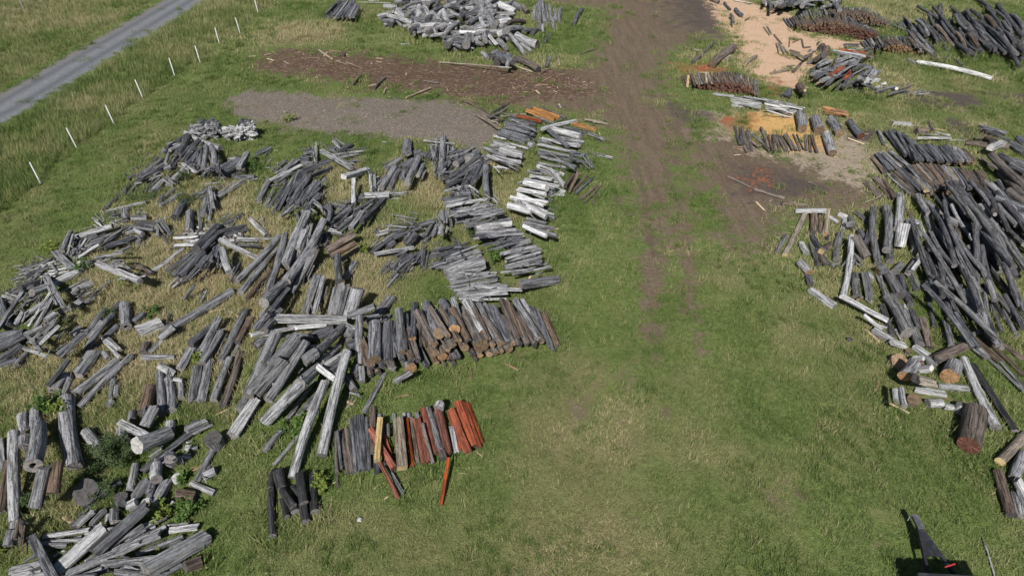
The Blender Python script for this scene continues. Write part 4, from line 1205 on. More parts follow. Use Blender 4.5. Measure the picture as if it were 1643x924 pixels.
P('mulch strip', 400, 0, T, '''
380 295 440 320 8 s n; 430 310 510 365 14 s t; 540 375 600 400 10 s t; 600 385 700 425 10 s t; 580 345 590 325 20 s n; 215 380 245 395 8 s t; 830 575 840 550 18 s t; 935 275 1000 270 7 s l; 820 875 850 880 8 s l; 210 695 230 685 8 s l; 1075 500 1170 515 10 r n; 1080 870 1270 890 14 s l
635 525 695 455 18 r n | brown stick lying steeply on the mulch strip
770 550 838 480 18 r n | brown round stick beside a small pale chip on the mulch strip
970 605 1118 545 14 r t | long tan stick on the edge between mulch and gravel pad
''')
# ================================================================== stumps, roots, weeds, fence, trailer
def thing(o, name, label, cat, group=None):
    o['label'] = label
    o['category'] = cat
    if group:
        o['group'] = group
    return o

def mesh_obj(name, v, f, mats, parent=None, smooth=False, mi=None):
    me = bpy.data.meshes.new(name)
    me.from_pydata([tuple(p) for p in v], [], f)
    for m in (mats if isinstance(mats, list) else [mats]):
        me.materials.append(m)
    if mi:
        me.polygons.foreach_set('material_index', mi)
    if smooth:
        me.polygons.foreach_set('use_smooth', [True] * len(f))
        me.set_sharp_from_angle(angle=math.radians(40))
    o = bpy.data.objects.new(name, me)
    COL.objects.link(o)
    if parent:
        o.parent = parent
    return o

def empty(name, loc=(0, 0, 0), rz=0.0):
    o = bpy.data.objects.new(name, None)
    COL.objects.link(o)
    o.location = loc
    o.rotation_euler = (0, 0, rz)
    return o

random.seed(91)
def stump(px, py, w, h, tone, e, label, lean=(0, 0)):
    p = at(px, py, h)
    r = .5 * w * depth(p) / FPX
    b = p + Vector((lean[0], lean[1], 0))
    a = Vector((p.x, p.y, -.05))
    me, ends = log_mesh('r', (b - a).length, r, 2 if w > 18 else 1, tone, e, (False, True))
    o = bpy.data.objects.new('stump', me)
    me.name = 'stump'
    COL.objects.link(o)
    o.rotation_mode = 'QUATERNION'
    o.rotation_quaternion = (b - a).to_track_quat('X', 'Z')
    o.location = (a + b) / 2
    for m in ends:
        c = bpy.data.objects.new('cut_top', m)
        COL.objects.link(c)
        c.parent = o
    hm_stamp(a, a + Vector((.02, 0, 0)), r, h)
    thing(o, 'stump', label, 'stump')
stump(635 / Z, 620 + 755 / Z, 40, .3, 'd', 'd', 'wide low stump with a dark flat top below the leafy bush', (.05, -.1))
stump(1265 / Z, 620 + 525 / Z, 20, .25, 'g', 'd', 'small round stump in grass beside white wood scraps', (.05, -.08))
stump(1582 / Z, 620 + 372 / Z, 25, .45, 'g', 'd', 'round dark topped stump standing alone right of white split log', (0, -.05))
stump(1300 / Z, 620 + 672 / Z, 14, .2, 'w', 'w', 'small pale spotted stump between two leafy weeds', (.03, .02))
stump(880 / Z, 724 + 335 / Z, 20, .3, 'd', 'd', 'rough dark rotten stump behind the plank pile', (.05, 0))
stump(1393 + 226 / Z, 530 + 222 / Z, 27, .14, 'n', 'b', 'flat brown log disc lying in grass left of offcuts', (0, -.12))
stump(1393 + 335 / Z, 530 + 500 / Z, 19, .2, 'n', 'b', 'small brown stump in grass below the white stick', (0, -.05))
stump(1393 + 300 / Z, 530 + 150 / Z, 9, .1, 'n', 'b', 'tiny orange brown stump below the short white offcut', (0, 0))
stump(1393 + 705 / Z, 530 + 555 / Z, 15, .3, 'l', 'g', 'short pale stump standing just above very thick brown log', (0, .05))

def rootball(px, py, w, label, seed, tone):
    p = at(px, py, .35)
    r = .5 * w * depth(p) / FPX
    root = empty('root_stump', (p.x, p.y, 0))
    thing(root, 'root_stump', label, 'root stump')
    import bmesh
    def blob(name, c, rad, sc, amp, sd, sub, tn):
        bm = bmesh.new()
        bmesh.ops.create_icosphere(bm, subdivisions=sub, radius=1)
        for v in bm.verts:
            q = v.co.copy()
            n = abs(mnoise.noise(q * 1.7 + Vector((sd, 0, 0)))) * 1.5 + .5 * mnoise.noise(q * 4.1 + Vector((0, sd, 0)))
            n2 = mnoise.noise(q * 9 + Vector((0, sd, 3)))
            v.co = Vector((q.x * sc[0], q.y * sc[1], q.z * sc[2])) * rad * (1 - amp * .5 + amp * n + .1 * n2) + Vector(c)
        me = bpy.data.meshes.new(name)
        bm.to_mesh(me)
        bm.free()
        me.materials.append(MW[tn])
        o = bpy.data.objects.new(name, me)
        COL.objects.link(o)
        o.parent = root
        return o
    blob('root_mass', (0, 0, r * .4), r * .62, (1.25, .75, .75), .8, seed, 5, tone)
    rr = random.Random(seed)
    for i in range(7):
        a = rr.uniform(-.4, 3.6)
        o = blob('root', (math.cos(a) * r * .75, math.sin(a) * r * .35, r * rr.uniform(.25, .95)), r * rr.uniform(.18, .34), (1.2, .8, 1.3), .8, seed + i * 3.3, 4, tone if i % 3 else 'd')
    hm_stamp(Vector((p.x - r * .6, p.y, 0)), Vector((p.x + r * .6, p.y, 0)), r * .6, r)
rootball(160 + 785 / Z, 170 + 195 / Z, 48, 'dark hollowed root stump behind the silver log of root heap', 3, 'g')
rootball(160 + 1045 / Z, 170 + 205 / Z, 54, 'pale gnarled root stump standing clear right of root heap', 8, 'l')

# ---- leaves
def leafmat(name, c, c2):
    k = NT(name)
    g = k.n('NewGeometry')
    col = k.mix(g.outputs['Random Per Island'], c, c2)
    k.b.inputs['Roughness'].default_value = .6
    k.b.inputs['Transmission Weight'].default_value = 0
    tr = k.n('BsdfTranslucent')
    k.l(col, tr.inputs[0])
    ms = k.n('MixShader')
    ms.inputs[0].default_value = .3
    k.l(k.b.outputs[0], ms.inputs[1])
    k.l(tr.outputs[0], ms.inputs[2])
    outn = [n for n in k.t.nodes if n.type == 'OUTPUT_MATERIAL'][0]
    k.l(ms.outputs[0], outn.inputs[0])
    return k.out(col)
ML = {'g': leafmat('weed_leaf', (.048, .095, .020), (.105, .165, .036)), 'b': leafmat('bush_leaf', (.040, .070, .026), (.085, .115, .042)), 'y': leafmat('yellow_weed_leaf', (.10, .145, .026), (.19, .22, .046))}
MST = NT('weed_stem'); MST.b.inputs['Base Color'].default_value = (.09, .10, .04, 1); MST = MST.m

def weed(px, py, w, hgt, kind, label, n=110, ls=.10):
    n = int(n * 1.3)
    p = at(px, py, 0)
    gz = float(hm_sample(np.array([p.x]), np.array([p.y]))[0])
    r = .5 * w * depth(p) / FPX
    root = empty('leafy_weed' if kind != 'b' else 'low_bush', (p.x, p.y, min(gz, .5) * .5))
    thing(root, '', label, 'weed' if kind != 'b' else 'bush')
    v, f, sv, sf = [], [], [], []
    ns = max(5, int(r * 24))
    for s in range(ns):
        a, q = random.uniform(0, 6.28), math.sqrt(random.random())
        top = Vector((math.cos(a) * r * q, math.sin(a) * r * q, hgt * random.uniform(.45, 1.05) * (1 - .45 * q * q)))
        bot = Vector((top.x * .3, top.y * .3, 0))
        sx = Vector((.006, 0, 0))
        i = len(sv)
        sv += [bot - sx, bot + sx, top + sx, top - sx]
        sf.append((i, i + 1, i + 2, i + 3))
        for _ in range(max(3, n // ns)):
            t = random.uniform(.3, 1.02)
            c = bot.lerp(top, t) + Vector([random.gauss(0, r * .10) for _ in range(3)])
            c.z = max(c.z, .03)
            d = Vector((random.gauss(0, 1), random.gauss(0, 1), random.gauss(.25, .5))).normalized()
            up = Vector((random.gauss(0, .6), random.gauss(0, .6), 1)).normalized()
            sd2 = d.cross(up).normalized()
            L = ls * random.uniform(.6, 1.4)
            wd2 = L * (.32 if kind != 'b' else .16)
            i = len(v)
            v += [c, c + d * L * .5 + sd2 * wd2, c + d * L - up * L * .12, c + d * L * .5 - sd2 * wd2]
            f.append((i, i + 1, i + 2, i + 3))
    mesh_obj('leaves', v, f, ML[kind], root)
    mesh_obj('stems', sv, sf, MST, root)
for a in [
    (160 + 775 / Z, 170 + 290 / Z, 20, .35, 'b', 'small green weed growing through the root stump heap logs', 120),
    (160 + 1140 / Z, 170 + 480 / Z, 30, .6, 'g', 'bright leafy weed beside a slanting dark post, root stump heap', 200),
    (160 + 650 / Z, 170 + 740 / Z, 42, .6, 'b', 'dark feathery bush below the root stump heap', 420),
    (160 + 380 / Z, 170 + 690 / Z, 36, .5, 'b', 'dull green bush at the lower left of the root stump heap', 300),
    (160 + 650 / Z, 170 + 560 / Z, 34, .5, 'b', 'dull bush in the middle of the root stump heap', 260),
    (0 + 365 / Z, 330 + 330 / Z, 30, .4, 'y', 'yellow green weed at the upper left edge of west heap', 150),
    (0 + 650 / Z, 330 + 490 / Z, 30, .6, 'g', 'dark green weed growing through the middle of west heap', 220),
    (0 + 950 / Z, 330 + 600 / Z, 30, .35, 'y', 'low pale green weed in dry grass right of the west heap', 130),
    (0 + 1115 / Z, 470 + 165 / Z, 26, .55, 'g', 'bright weed just above the pale square block', 170),
    (0 + 815 / Z, 470 + 190 / Z, 30, .7, 'b', 'feathery weed growing over the dark logs by the holed stump', 220),
    (0 + 1470 / Z, 470 + 515 / Z, 22, .4, 'y', 'small yellow weed between grey logs right of crosswise propped log', 100),
    (0 + 370 / Z, 620 + 160 / Z, 50, .8, 'g', 'big leafy weed above the flared hollow log', 520),
    (0 + 480 / Z, 620 + 210 / Z, 28, .7, 'y', 'yellow weed against the thick mossy log', 190),
    (0 + 860 / Z, 620 + 560 / Z, 74, .9, 'b', 'largest dark bush among the stumps at lower left', 1500),
    (0 + 800 / Z, 620 + 800 / Z, 40, .5, 'b', 'dull bush right of the wide low stump', 360),
    (0 + 260 / Z, 620 + 900 / Z, 40, .5, 'b', 'dull weed at the foot of the straight silver log', 320),
    (0 + 1370 / Z, 620 + 700 / Z, 26, .4, 'g', 'bright low weed beside the pale spotted stump', 160),
    (0 + 1200 / Z, 724 + 470 / Z, 40, .6, 'y', 'yellow flecked weed above the whitish beam', 260),
    (0 + 1400 / Z, 724 + 450 / Z, 50, .45, 'g', 'broad green weed in grass right of the plank pile', 420),
    (0 + 40 / Z, 724 + 710 / Z, 30, .5, 'y', 'yellow weed at the left edge beside the plank pile', 200),
    (400 + 440 / 3.85, 630 + 580 / 3.85, 34, .6, 'y', 'yellow green weed beside the charred logs', 240),
    (340 + 620 / Z, 560 + 590 / Z, 50, .4, 'g', 'green leafy weeds under the big log jam poles', 420),
    (340 + 320 / Z, 560 + 120 / Z, 1, .2, 'g', '', 0),
    (400 + 255 / 3.85, 750 / 3.85, 26, .6, 'y', 'lone bright weed on the edge of the gravel pad', 170),
    (400 + 1135 / 3.85, 595 / 3.85, 28, .4, 'g', 'small weed where gravel pad meets the mulch', 130),
    (560 + 920 / Z, 290 + 430 / Z, 30, .6, 'b', 'dull bush between the long grey stack and the loose dark sticks', 260),
    (560 + 1085 / Z, 290 + 600 / Z, 40, .5, 'g', 'green weed between the knotted slab stack and long grey stack', 300),
    (560 + 120 / Z, 290 + 540 / Z, 24, .6, 'y', 'pale spiky weed left of the splayed split posts', 130),
    (390 + 330 / Z, 200 + 540 / Z, 24, .5, 'b', 'dry weed poking out of the dark heap', 130),
    (390 + 385 / Z, 200 + 700 / Z, 20, .4, 'y', 'small yellow weed below the dark heap', 100),
]:
    if a[6]:
        weed(*a)

# ---- roadside fence posts
MWP = NT('white_paint')
tc = MWP.n('TexCoord')
MWP = MWP.out(MWP.mix(MWP.ramp(MWP.noise(tc.outputs['Object'], 6, 4), .4, .7), (.50, .50, .48), (.68, .68, .66)))
def post_mesh(h, r, name='white_post'):
    v, f = [], []
    ns = 8
    for z, rr in ((-.3, r), (h - .03, r), (h, r * .7)):
        for i in range(ns):
            a = 2 * math.pi * (i + .5) / ns
            v.append((rr * math.cos(a), rr * math.sin(a), z))
    for k in range(2):
        for i in range(ns):
            j = (i + 1) % ns
            f.append((k * ns + i, k * ns + j, k * ns + ns + j, k * ns + ns + i))
    f.append(tuple(range(2 * ns, 3 * ns)))
    return v, f
FENCE = [(65, 294), (123, 237), (183, 199), (229, 157), (280, 121), (321, 100), (352, 70), (385, 53), (414, 21), (441, 2)]
ORD = ['first', 'second', 'third', 'fourth', 'fifth', 'sixth', 'seventh', 'eighth', 'ninth', 'tenth', 'eleventh', 'twelfth', 'thirteenth', 'fourteenth']
pv, pf = post_mesh(1.2, .037)
pp = None
for i, (x, y) in enumerate(FENCE):
    p = at(x, y, 0)
    if pp is None:
        pp = mesh_obj('fence_post', pv, pf, MWP, smooth=True)
        o = pp
    else:
        o = pp.copy()
        COL.objects.link(o)
    o.location = p
    o.rotation_euler = (random.uniform(-.03, .03), random.uniform(-.03, .03), random.uniform(0, 3))
    ends = 'nearest the camera' if i == 0 else 'farthest along the road' if i == len(FENCE) - 1 else ORD[i] + ' along from the nearest'
    thing(o, '', 'thin white fence post at the tall grass edge, ' + ends, 'fence post', 'white posts along the road verge')

MGP = NT('old_post'); MGP.b.inputs['Base Color'].default_value = (.30, .29, .27, 1); MGP = MGP.m
MWR = NT('wire'); MWR.b.inputs['Base Color'].default_value = (.12, .11, .10, 1); MWR = MWR.m
A0, A1 = at(0, 37), at(90, 0)
fd = (A1 - A0).normalized()
fr = empty('wire_fence', (A0.x, A0.y, 0))
thing(fr, '', 'old wire fence with grey posts beyond the gravel road', 'fence')
wp = at(37, 20) - A0
s0 = wp.dot(fd)
v2, f2 = post_mesh(1.3, .06)
for k in (-1, 0, 1, 2):
    o = mesh_obj('post', v2, f2, MGP, fr)
    o.location = fd * (s0 + k * 6.0)
side = Vector((-fd.y, fd.x, 0)) * .012
for z in (.35, .7, 1.05):
    a, b = fd * (s0 - 6), fd * (s0 + 12)
    v, f = [], []
    for c in (a, b):
        v += [c + side + Vector((0, 0, z)), c - side + Vector((0, 0, z)), c + Vector((0, 0, z + .02))]
    f = [(0, 1, 4, 3), (1, 2, 5, 4), (2, 0, 3, 5)]
    mesh_obj('wire', v, f, MWR, fr)

# ---- trailer with a black drawbar at the lower right edge
MBK = NT('black_steel')
tc = MBK.n('TexCoord')
MBK.b.inputs['Roughness'].default_value = .5
MBK = MBK.out(MBK.mix(MBK.ramp(MBK.noise(tc.outputs['Object'], 3, 5), .45, .7), (.018, .019, .022), (.05, .05, .055)))
MPL = NT('worn_steel_plate')
tc = MPL.n('TexCoord')
MPL = MPL.out(MPL.mix(MPL.ramp(MPL.noise(tc.outputs['Object'], 5, 5), .4, .6), (.05, .052, .06), (.11, .11, .12)))
MRD = NT('red_paint'); MRD.b.inputs['Base Color'].default_value = (.42, .03, .04, 1); MRD = MRD.m
MGZ = NT('galvanised'); MGZ.b.inputs['Base Color'].default_value = (.30, .30, .31, 1); MGZ.b.inputs['Metallic'].default_value = .6; MGZ.b.inputs['Roughness'].default_value = .45; MGZ = MGZ.m
MRB = NT('rubber'); MRB.b.inputs['Base Color'].default_value = (.02, .02, .02, 1); MRB = MRB.m
cpl = at(1468, 834, .42)
bod = at(1519, 938, .42)
hd = (cpl - bod)
LD = hd.length
ang = math.atan2(hd.y, hd.x)
tr = empty('trailer', (cpl.x, cpl.y, 0), ang)
thing(tr, '', 'black trailer with an A-shaped drawbar and red lever at the bottom edge', 'trailer')
def bar(a, b, w, h, name, mat, parent=tr):
    a, b = Vector(a), Vector(b)
    d = (b - a).normalized()
    s = d.cross(Vector((0, 0, 1))).normalized() * w / 2
    u = s.cross(d).normalized() * h / 2
    v, f = [], []
    bev = .25
    prof = []
    for sx, sy in ((1, 1), (-1, 1), (-1, -1), (1, -1)):
        prof.append((sx, sy * (1 - bev)) if sx * sy > 0 else (sx * (1 - bev), sy))
        prof.append((sx * (1 - bev), sy) if sx * sy > 0 else (sx, sy * (1 - bev)))
    for c in (a, b):
        for q in prof:
            v.append(c + s * q[0] + u * q[1])
    for i in range(8):
        j = (i + 1) % 8
        f.append((i, j, 8 + j, 8 + i))
    f += [tuple(range(8))[::-1], tuple(range(8, 16))]
    return mesh_obj(name, v, f, mat, parent)
zt = .42
bar((-.12, 0, zt), (-LD, .40, zt), .075, .10, 'drawbar_arm', MBK)
bar((-.12, 0, zt), (-LD, -.40, zt), .075, .10, 'drawbar_arm', MBK)
v = [(-.14, .05, zt + .054), (-.14, -.05, zt + .054), (-1.05, -.26, zt + .054), (-1.05, .26, zt + .054)]
v += [(x, y, z + .01) for x, y, z in v]
mesh_obj('cover_plate', v, [(0, 1, 2, 3)[::-1], (4, 5, 6, 7), (0, 1, 5, 4), (1, 2, 6, 5), (2, 3, 7, 6), (3, 0, 4, 7)], MBK, tr)
bar((.10, 0, zt + .03), (-.22, 0, zt + .03), .11, .10, 'coupling', MPL)
bar((.10, 0, zt + .10), (-.30, 0, zt + .09), .17, .02, 'coupling_plate', MPL)
bar((.16, .03, zt - .02), (.02, .16, zt - .08), .02, .02, 'safety_chain', MGZ)
bar((-1.35, -.30, zt + .06), (-1.35, -.30, zt + .22), .05, .05, 'jockey_clamp', MGZ)
bar((-1.30, -.34, zt + .2), (-1.42, -.02, zt + .24), .028, .028, 'lever', MRD)
bar((-1.36, -.36, .02), (-1.36, -.36, zt + .3), .045, .045, 'jockey_stand', MGZ)
bx = -LD - .02
bar((bx, .95, .5), (bx, -.95, .5), .06, .12, 'front_rail', MBK)
for (x0, y0, x1, y1, nm) in ((bx, .95, bx, -.95, 'front_panel'), (bx, .95, bx - 2.4, .95, 'side_panel'), (bx, -.95, bx - 2.4, -.95, 'side_panel'), (bx - 2.4, .95, bx - 2.4, -.95, 'tailgate')):
    bar((x0, y0, .78), (x1, y1, .78), .035, .42, nm, MBK)
bar((bx, 0, .58), (bx - 2.4, 0, .58), 1.86, .03, 'tray_floor', MPL)
for s in (1, -1):
    wv, wf = [], []
    ns = 24
    for (rr, yy) in ((.18, .09), (.30, .09), (.33, .06), (.33, -.06), (.30, -.09), (.18, -.09)):
        for i in range(ns):
            a = 2 * math.pi * i / ns
            wv.append((rr * math.cos(a), yy, rr * math.sin(a)))
    for k in range(5):
        for i in range(ns):
            j = (i + 1) % ns
            wf.append((k * ns + i, k * ns + j, (k + 1) * ns + j, (k + 1) * ns + i))
    wh = mesh_obj('wheel', wv, wf, MRB, tr, True)
    wh.location = (bx - 1.25, s * 1.12, .33)
    rv, rf = [], []
    for yy in (.05, -.05):
        for i in range(ns):
            a = 2 * math.pi * i / ns
            rv.append((.18 * math.cos(a), yy, .18 * math.sin(a)))
    for i in range(ns):
        j = (i + 1) % ns
        rf.append((i, j, ns + j, ns + i))
    rf += [tuple(range(ns)), tuple(range(ns, 2 * ns))]
    mesh_obj('rim', rv, rf, MGZ, wh)
# little white scrap in the grass
p = at(400 + 680 / 3.85, 630 + 780 / 3.85, .04)
o = mesh_obj('wood_chip', [(-.07, -.04, 0), (.06, -.06, 0), (.08, .04, .0), (-.05, .06, 0), (-.05, -.02, .05), (.05, -.03, .06), (.05, .03, .05), (-.03, .04, .06)],
             [(0, 3, 2, 1), (4, 5, 6, 7), (0, 1, 5, 4), (1, 2, 6, 5), (2, 3, 7, 6), (3, 0, 4, 7)], MW['w'])
o.location = p - Vector((0, 0, .03))
thing(o, '', 'tiny white wood chip lying alone in the grass right of charred logs', 'wood chip')

if SPL_F:
    o = mesh_obj('wood_debris', SPL_V, SPL_F, [MW[c] for c in 'dglnw'], mi=SPL_M)
    o['kind'] = 'stuff'
    o['label'] = 'split slivers and broken sticks littering the log heaps'
# small far posts packed in the sawmill stacks
if STUFF_F:
    o = mesh_obj('stacked_posts', STUFF_V, STUFF_F, [MW['n'], ME['b'], ME['R'], ME['o']], mi=STUFF_M)
    o['kind'] = 'stuff'
    o['label'] = 'sawn post ends packed in the far sawmill stacks'
# ================================================================== ground, one sheet cut along the tracks
GX0, GX1, GY0, GY1, GS = -76.0, 76.0, -6.0, 96.0, .2
nx, ny = int((GX1 - GX0) / GS) + 1, int((GY1 - GY0) / GS) + 1
gx = GX0 + np.arange(nx) * GS
gy = GY0 + np.arange(ny) * GS
GXX, GYY = np.meshgrid(gx, gy, indexing='ij')

def fbm(X, Y, scale, oct=4, seed=0):
    rng = np.random.default_rng(seed)
    out = np.zeros_like(X)
    amp, tot = 1.0, 0.0
    for o in range(oct):
        T = rng.random((256, 256))
        x, y = X / scale + 1000.37, Y / scale + 1000.71
        xi, yi = np.floor(x).astype(int), np.floor(y).astype(int)
        fx, fy = x - xi, y - yi
        fx, fy = fx * fx * (3 - 2 * fx), fy * fy * (3 - 2 * fy)
        g = lambda a, b: T[a & 255, b & 255]
        out += amp * ((g(xi, yi) * (1 - fx) + g(xi + 1, yi) * fx) * (1 - fy) + (g(xi, yi + 1) * (1 - fx) + g(xi + 1, yi + 1) * fx) * fy)
        tot += amp
        amp *= .55
        scale *= .5
    return out / tot

def sdist(poly, X=None, Y=None):
    X = GXX if X is None else X
    Y = GYY if Y is None else Y
    P_ = [at(*p) for p in poly]
    best = np.full(X.shape, 1e9)
    ins = np.zeros(X.shape, bool)
    for a, b in zip(P_, P_[1:] + P_[:1]):
        dx, dy = b.x - a.x, b.y - a.y
        t = np.clip(((X - a.x) * dx + (Y - a.y) * dy) / (dx * dx + dy * dy + 1e-9), 0, 1)
        best = np.minimum(best, np.hypot(X - a.x - t * dx, Y - a.y - t * dy))
        c = (a.y > Y) != (b.y > Y)
        xx = (b.x - a.x) * (Y - a.y) / ((b.y - a.y) if abs(b.y - a.y) > 1e-9 else 1e-9) + a.x
        ins ^= c & (X < xx)
    return np.where(ins, best, -best)

def ldist(line):
    P_ = [at(*p) for p in line]
    best = np.full(GXX.shape, 1e9)
    for a, b in zip(P_, P_[1:]):
        dx, dy = b.x - a.x, b.y - a.y
        t = np.clip(((GXX - a.x) * dx + (GYY - a.y) * dy) / (dx * dx + dy * dy + 1e-9), 0, 1)
        best = np.minimum(best, np.hypot(GXX - a.x - t * dx, GYY - a.y - t * dy))
    return best

def W_(soft, *polys):
    m = np.zeros(GXX.shape)
    for p in polys:
        m = np.maximum(m, np.clip(.5 + sdist(p) / (2 * soft), 0, 1))
    return m

M = {}
M['road'] = W_(.7, [(-260, 260), (0, 152), (265, 0), (420, -100), (560, -100), (331, 0), (0, 203), (-260, 340)])
M['pad'] = W_(.7, [(358, 168), (375, 152), (405, 143), (450, 146), (520, 153), (600, 155), (660, 158), (715, 163), (760, 172), (800, 188), (815, 205), (790, 225), (770, 238), (720, 232), (690, 226), (640, 222), (560, 215), (500, 211), (455, 207), (415, 192), (380, 186)])
M['mulch'] = W_(1.8, [(402, 100), (425, 84), (470, 77), (520, 82), (600, 86), (700, 97), (800, 104), (930, 112), (960, 150), (900, 160), (830, 162), (800, 172), (740, 166), (700, 150), (640, 144), (580, 140), (540, 130), (480, 122), (415, 115)])
M['dirt'] = W_(1.9, [(960, -60), (1200, -60), (1175, 20), (1165, 60), (1100, 70), (1070, 85), (1062, 130), (1075, 170), (1115, 195), (1105, 230), (1090, 280), (1092, 340), (1100, 400), (1050, 420), (1030, 350), (1008, 270), (985, 205), (940, 185), (880, 172), (800, 172), (760, 150), (800, 120), (900, 112), (945, 105), (968, 60), (975, 10), (880, 8), (870, -5), (970, -6)],
                     [(1100, 235), (1160, 200), (1240, 245), (1320, 255), (1400, 290), (1400, 330), (1330, 335), (1260, 345), (1225, 390), (1160, 370), (1140, 320)],
                     [(1160, 380), (1230, 370), (1225, 395), (1180, 400)])
rut = np.clip(1 - ldist([(1040, 330), (1045, 420), (1048, 520), (1050, 600), (1020, 680)]) / 1.0, 0, 1) * .85
rut = np.maximum(rut, np.clip(1 - ldist([(1095, 340), (1105, 420), (1110, 500), (1125, 560)]) / .85, 0, 1) * .72)
rut *= np.clip((GYY - 11) / 8, 0, 1)
M['dirt'] = np.maximum(M['dirt'], rut)
bare = W_(1.2, [(880, 640), (960, 600), (1060, 560), (1090, 590), (1010, 650), (960, 680), (900, 700)]) * .42  # bright spot of sunlight on the centre lawn, put into the colour as thin soil
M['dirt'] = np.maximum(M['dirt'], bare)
M['mud'] = np.maximum.reduce([W_(3.5, [(1070, -10), (1150, -10), (1172, 48), (1120, 60), (1085, 45)]) * .62, W_(.8, [(1450, 152), (1490, 146), (1560, 152), (1580, 170), (1530, 178), (1470, 170)], [(1585, 148), (1640, 150), (1700, 160), (1640, 166)], [(1530, 190), (1600, 215), (1570, 232), (1520, 205)], [(1360, 205), (1420, 208), (1400, 228), (1370, 222)]) * .8,
                      W_(1.0, [(1060, 150), (1120, 175), (1160, 190), (1130, 215), (1085, 190)], [(1170, 262), (1260, 270), (1330, 300), (1250, 330), (1180, 310)]) * .5])
M['mud'] = np.clip(M['mud'] * (.6 + 1.3 * fbm(GXX, GYY * 2.0, 3.2, 4, 55)), 0, 1)
M['saw'] = W_(1.6, [(1135, -20), (1190, 5), (1240, 12), (1262, 22), (1290, 60), (1350, 64), (1430, 72), (1330, 80), (1300, 95), (1305, 132), (1268, 142), (1212, 124), (1195, 92), (1185, 60), (1160, 30)])
M['sawo'] = W_(1.3, [(1185, 188), (1235, 182), (1285, 192), (1320, 212), (1310, 236), (1240, 232), (1195, 216)])
M['red'] = np.maximum(W_(1.3, [(1080, 106), (1120, 102), (1160, 108), (1150, 119), (1100, 118)], [(1164, 190), (1200, 186), (1202, 202), (1175, 204)]),
                      W_(1.5, [(1195, 285), (1230, 278), (1245, 292), (1215, 300)], [(1225, 140), (1250, 128), (1262, 150), (1240, 156)]) * .62)
M['pale'] = W_(2.0, [(1120, 178), (1180, 180), (1200, 200), (1180, 220), (1140, 215)], [(1270, 215), (1340, 200), (1420, 215), (1410, 300), (1340, 290), (1290, 262), (1200, 240), (1200, 225)], [(1200, 170), (1290, 185), (1280, 195), (1190, 190)]) * .9
dn = fbm(GXX, GYY, 6, 4, 5)
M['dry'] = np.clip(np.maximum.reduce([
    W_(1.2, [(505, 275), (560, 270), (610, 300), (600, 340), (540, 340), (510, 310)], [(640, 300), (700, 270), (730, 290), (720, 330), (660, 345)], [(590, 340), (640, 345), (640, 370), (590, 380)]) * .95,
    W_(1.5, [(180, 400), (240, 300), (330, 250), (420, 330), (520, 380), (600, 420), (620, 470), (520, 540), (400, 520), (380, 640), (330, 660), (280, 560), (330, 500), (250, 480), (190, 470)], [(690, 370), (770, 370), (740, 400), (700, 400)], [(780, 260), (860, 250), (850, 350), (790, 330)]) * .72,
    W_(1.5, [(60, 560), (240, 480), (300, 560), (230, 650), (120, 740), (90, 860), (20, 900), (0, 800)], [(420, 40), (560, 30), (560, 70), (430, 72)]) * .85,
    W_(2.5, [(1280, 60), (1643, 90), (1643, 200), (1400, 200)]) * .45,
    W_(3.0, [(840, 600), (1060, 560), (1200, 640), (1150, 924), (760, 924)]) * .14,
    W_(2.5, [(880, 560), (1040, 540), (1060, 600), (980, 690), (880, 690)]) * .32,  # sunlit bright patch opposite the sun, painted into the grass tint as dryness
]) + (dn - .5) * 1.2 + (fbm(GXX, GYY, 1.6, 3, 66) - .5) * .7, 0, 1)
nzh = fbm(GXX, GYY, 1.1, 4, 9)
M['dirt'] = np.maximum(M['dirt'], np.clip((fbm(GXX, GYY, 2.3, 4, 88) - .62) * 5, 0, .55) * np.clip(1 - np.abs(GXX - 6) / 11, 0, 1))
anyb = np.maximum.reduce([M[k] for k in ('road', 'pad', 'mulch', 'dirt', 'mud', 'saw', 'sawo', 'red', 'pale')])
soft = np.clip((anyb + (nzh - .5) * .7 - .25) / .4, 0, 1)
z = (nzh - .5) * .10 * (1 - soft * .6) + (fbm(GXX, GYY, .5, 2, 4) - .5) * .03
for ln in ([(1020, 0), (1010, 130), (1030, 250), (1048, 400)], [(1060, 0), (1045, 130), (1075, 250), (1100, 400)], [(990, 170), (900, 135), (800, 125)], [(1000, 120), (1000, 60), (985, 0)]):
    z -= .06 * np.exp(-(ldist(ln) / .28) ** 2) * np.clip(M['dirt'] * 1.5, 0, 1)
z += .10 * M['road'] + .05 * W_(.8, [(380, 160), (800, 185), (780, 225), (420, 190)])
z -= .03

gm = NT('ground_cover')
tc = gm.n('TexCoord')
v = tc.outputs['Object']
n1 = gm.noise(v, 1.1, 6, .62)
n2 = gm.noise(v, 6.0, 5, .65)
n3 = gm.noise(v, 26.0, 3, .6)
vor = gm.n('TexVoronoi'); gm.l(v, vor.inputs['Vector']); vor.inputs['Scale'].default_value = 24.0
vc = gm.n('SeparateColor'); gm.l(vor.outputs['Color'], vc.inputs[0])
chip = gm.n('TexVoronoi'); gm.l(gm.map(v, (5, 13, 8)), chip.inputs['Vector']); chip.inputs['Scale'].default_value = 1.0
chc = gm.n('SeparateColor'); gm.l(chip.outputs['Color'], chc.inputs[0])
edge = gm.math('ADD', gm.math('MULTIPLY', gm.math('SUBTRACT', n1, .5), 1.5), gm.math('MULTIPLY', gm.math('SUBTRACT', n2, .5), .9))
def fac(name, lo=.36, hi=.62, e=1.0):
    a_ = gm.attr(name)
    return gm.math('MULTIPLY', gm.ramp(gm.math('ADD', a_, gm.math('MULTIPLY', edge, e)), lo, hi), gm.ramp(a_, .04, .26))
green = gm.mix(gm.ramp(n2, .35, .68), (.058, .084, .022), (.128, .160, .050))
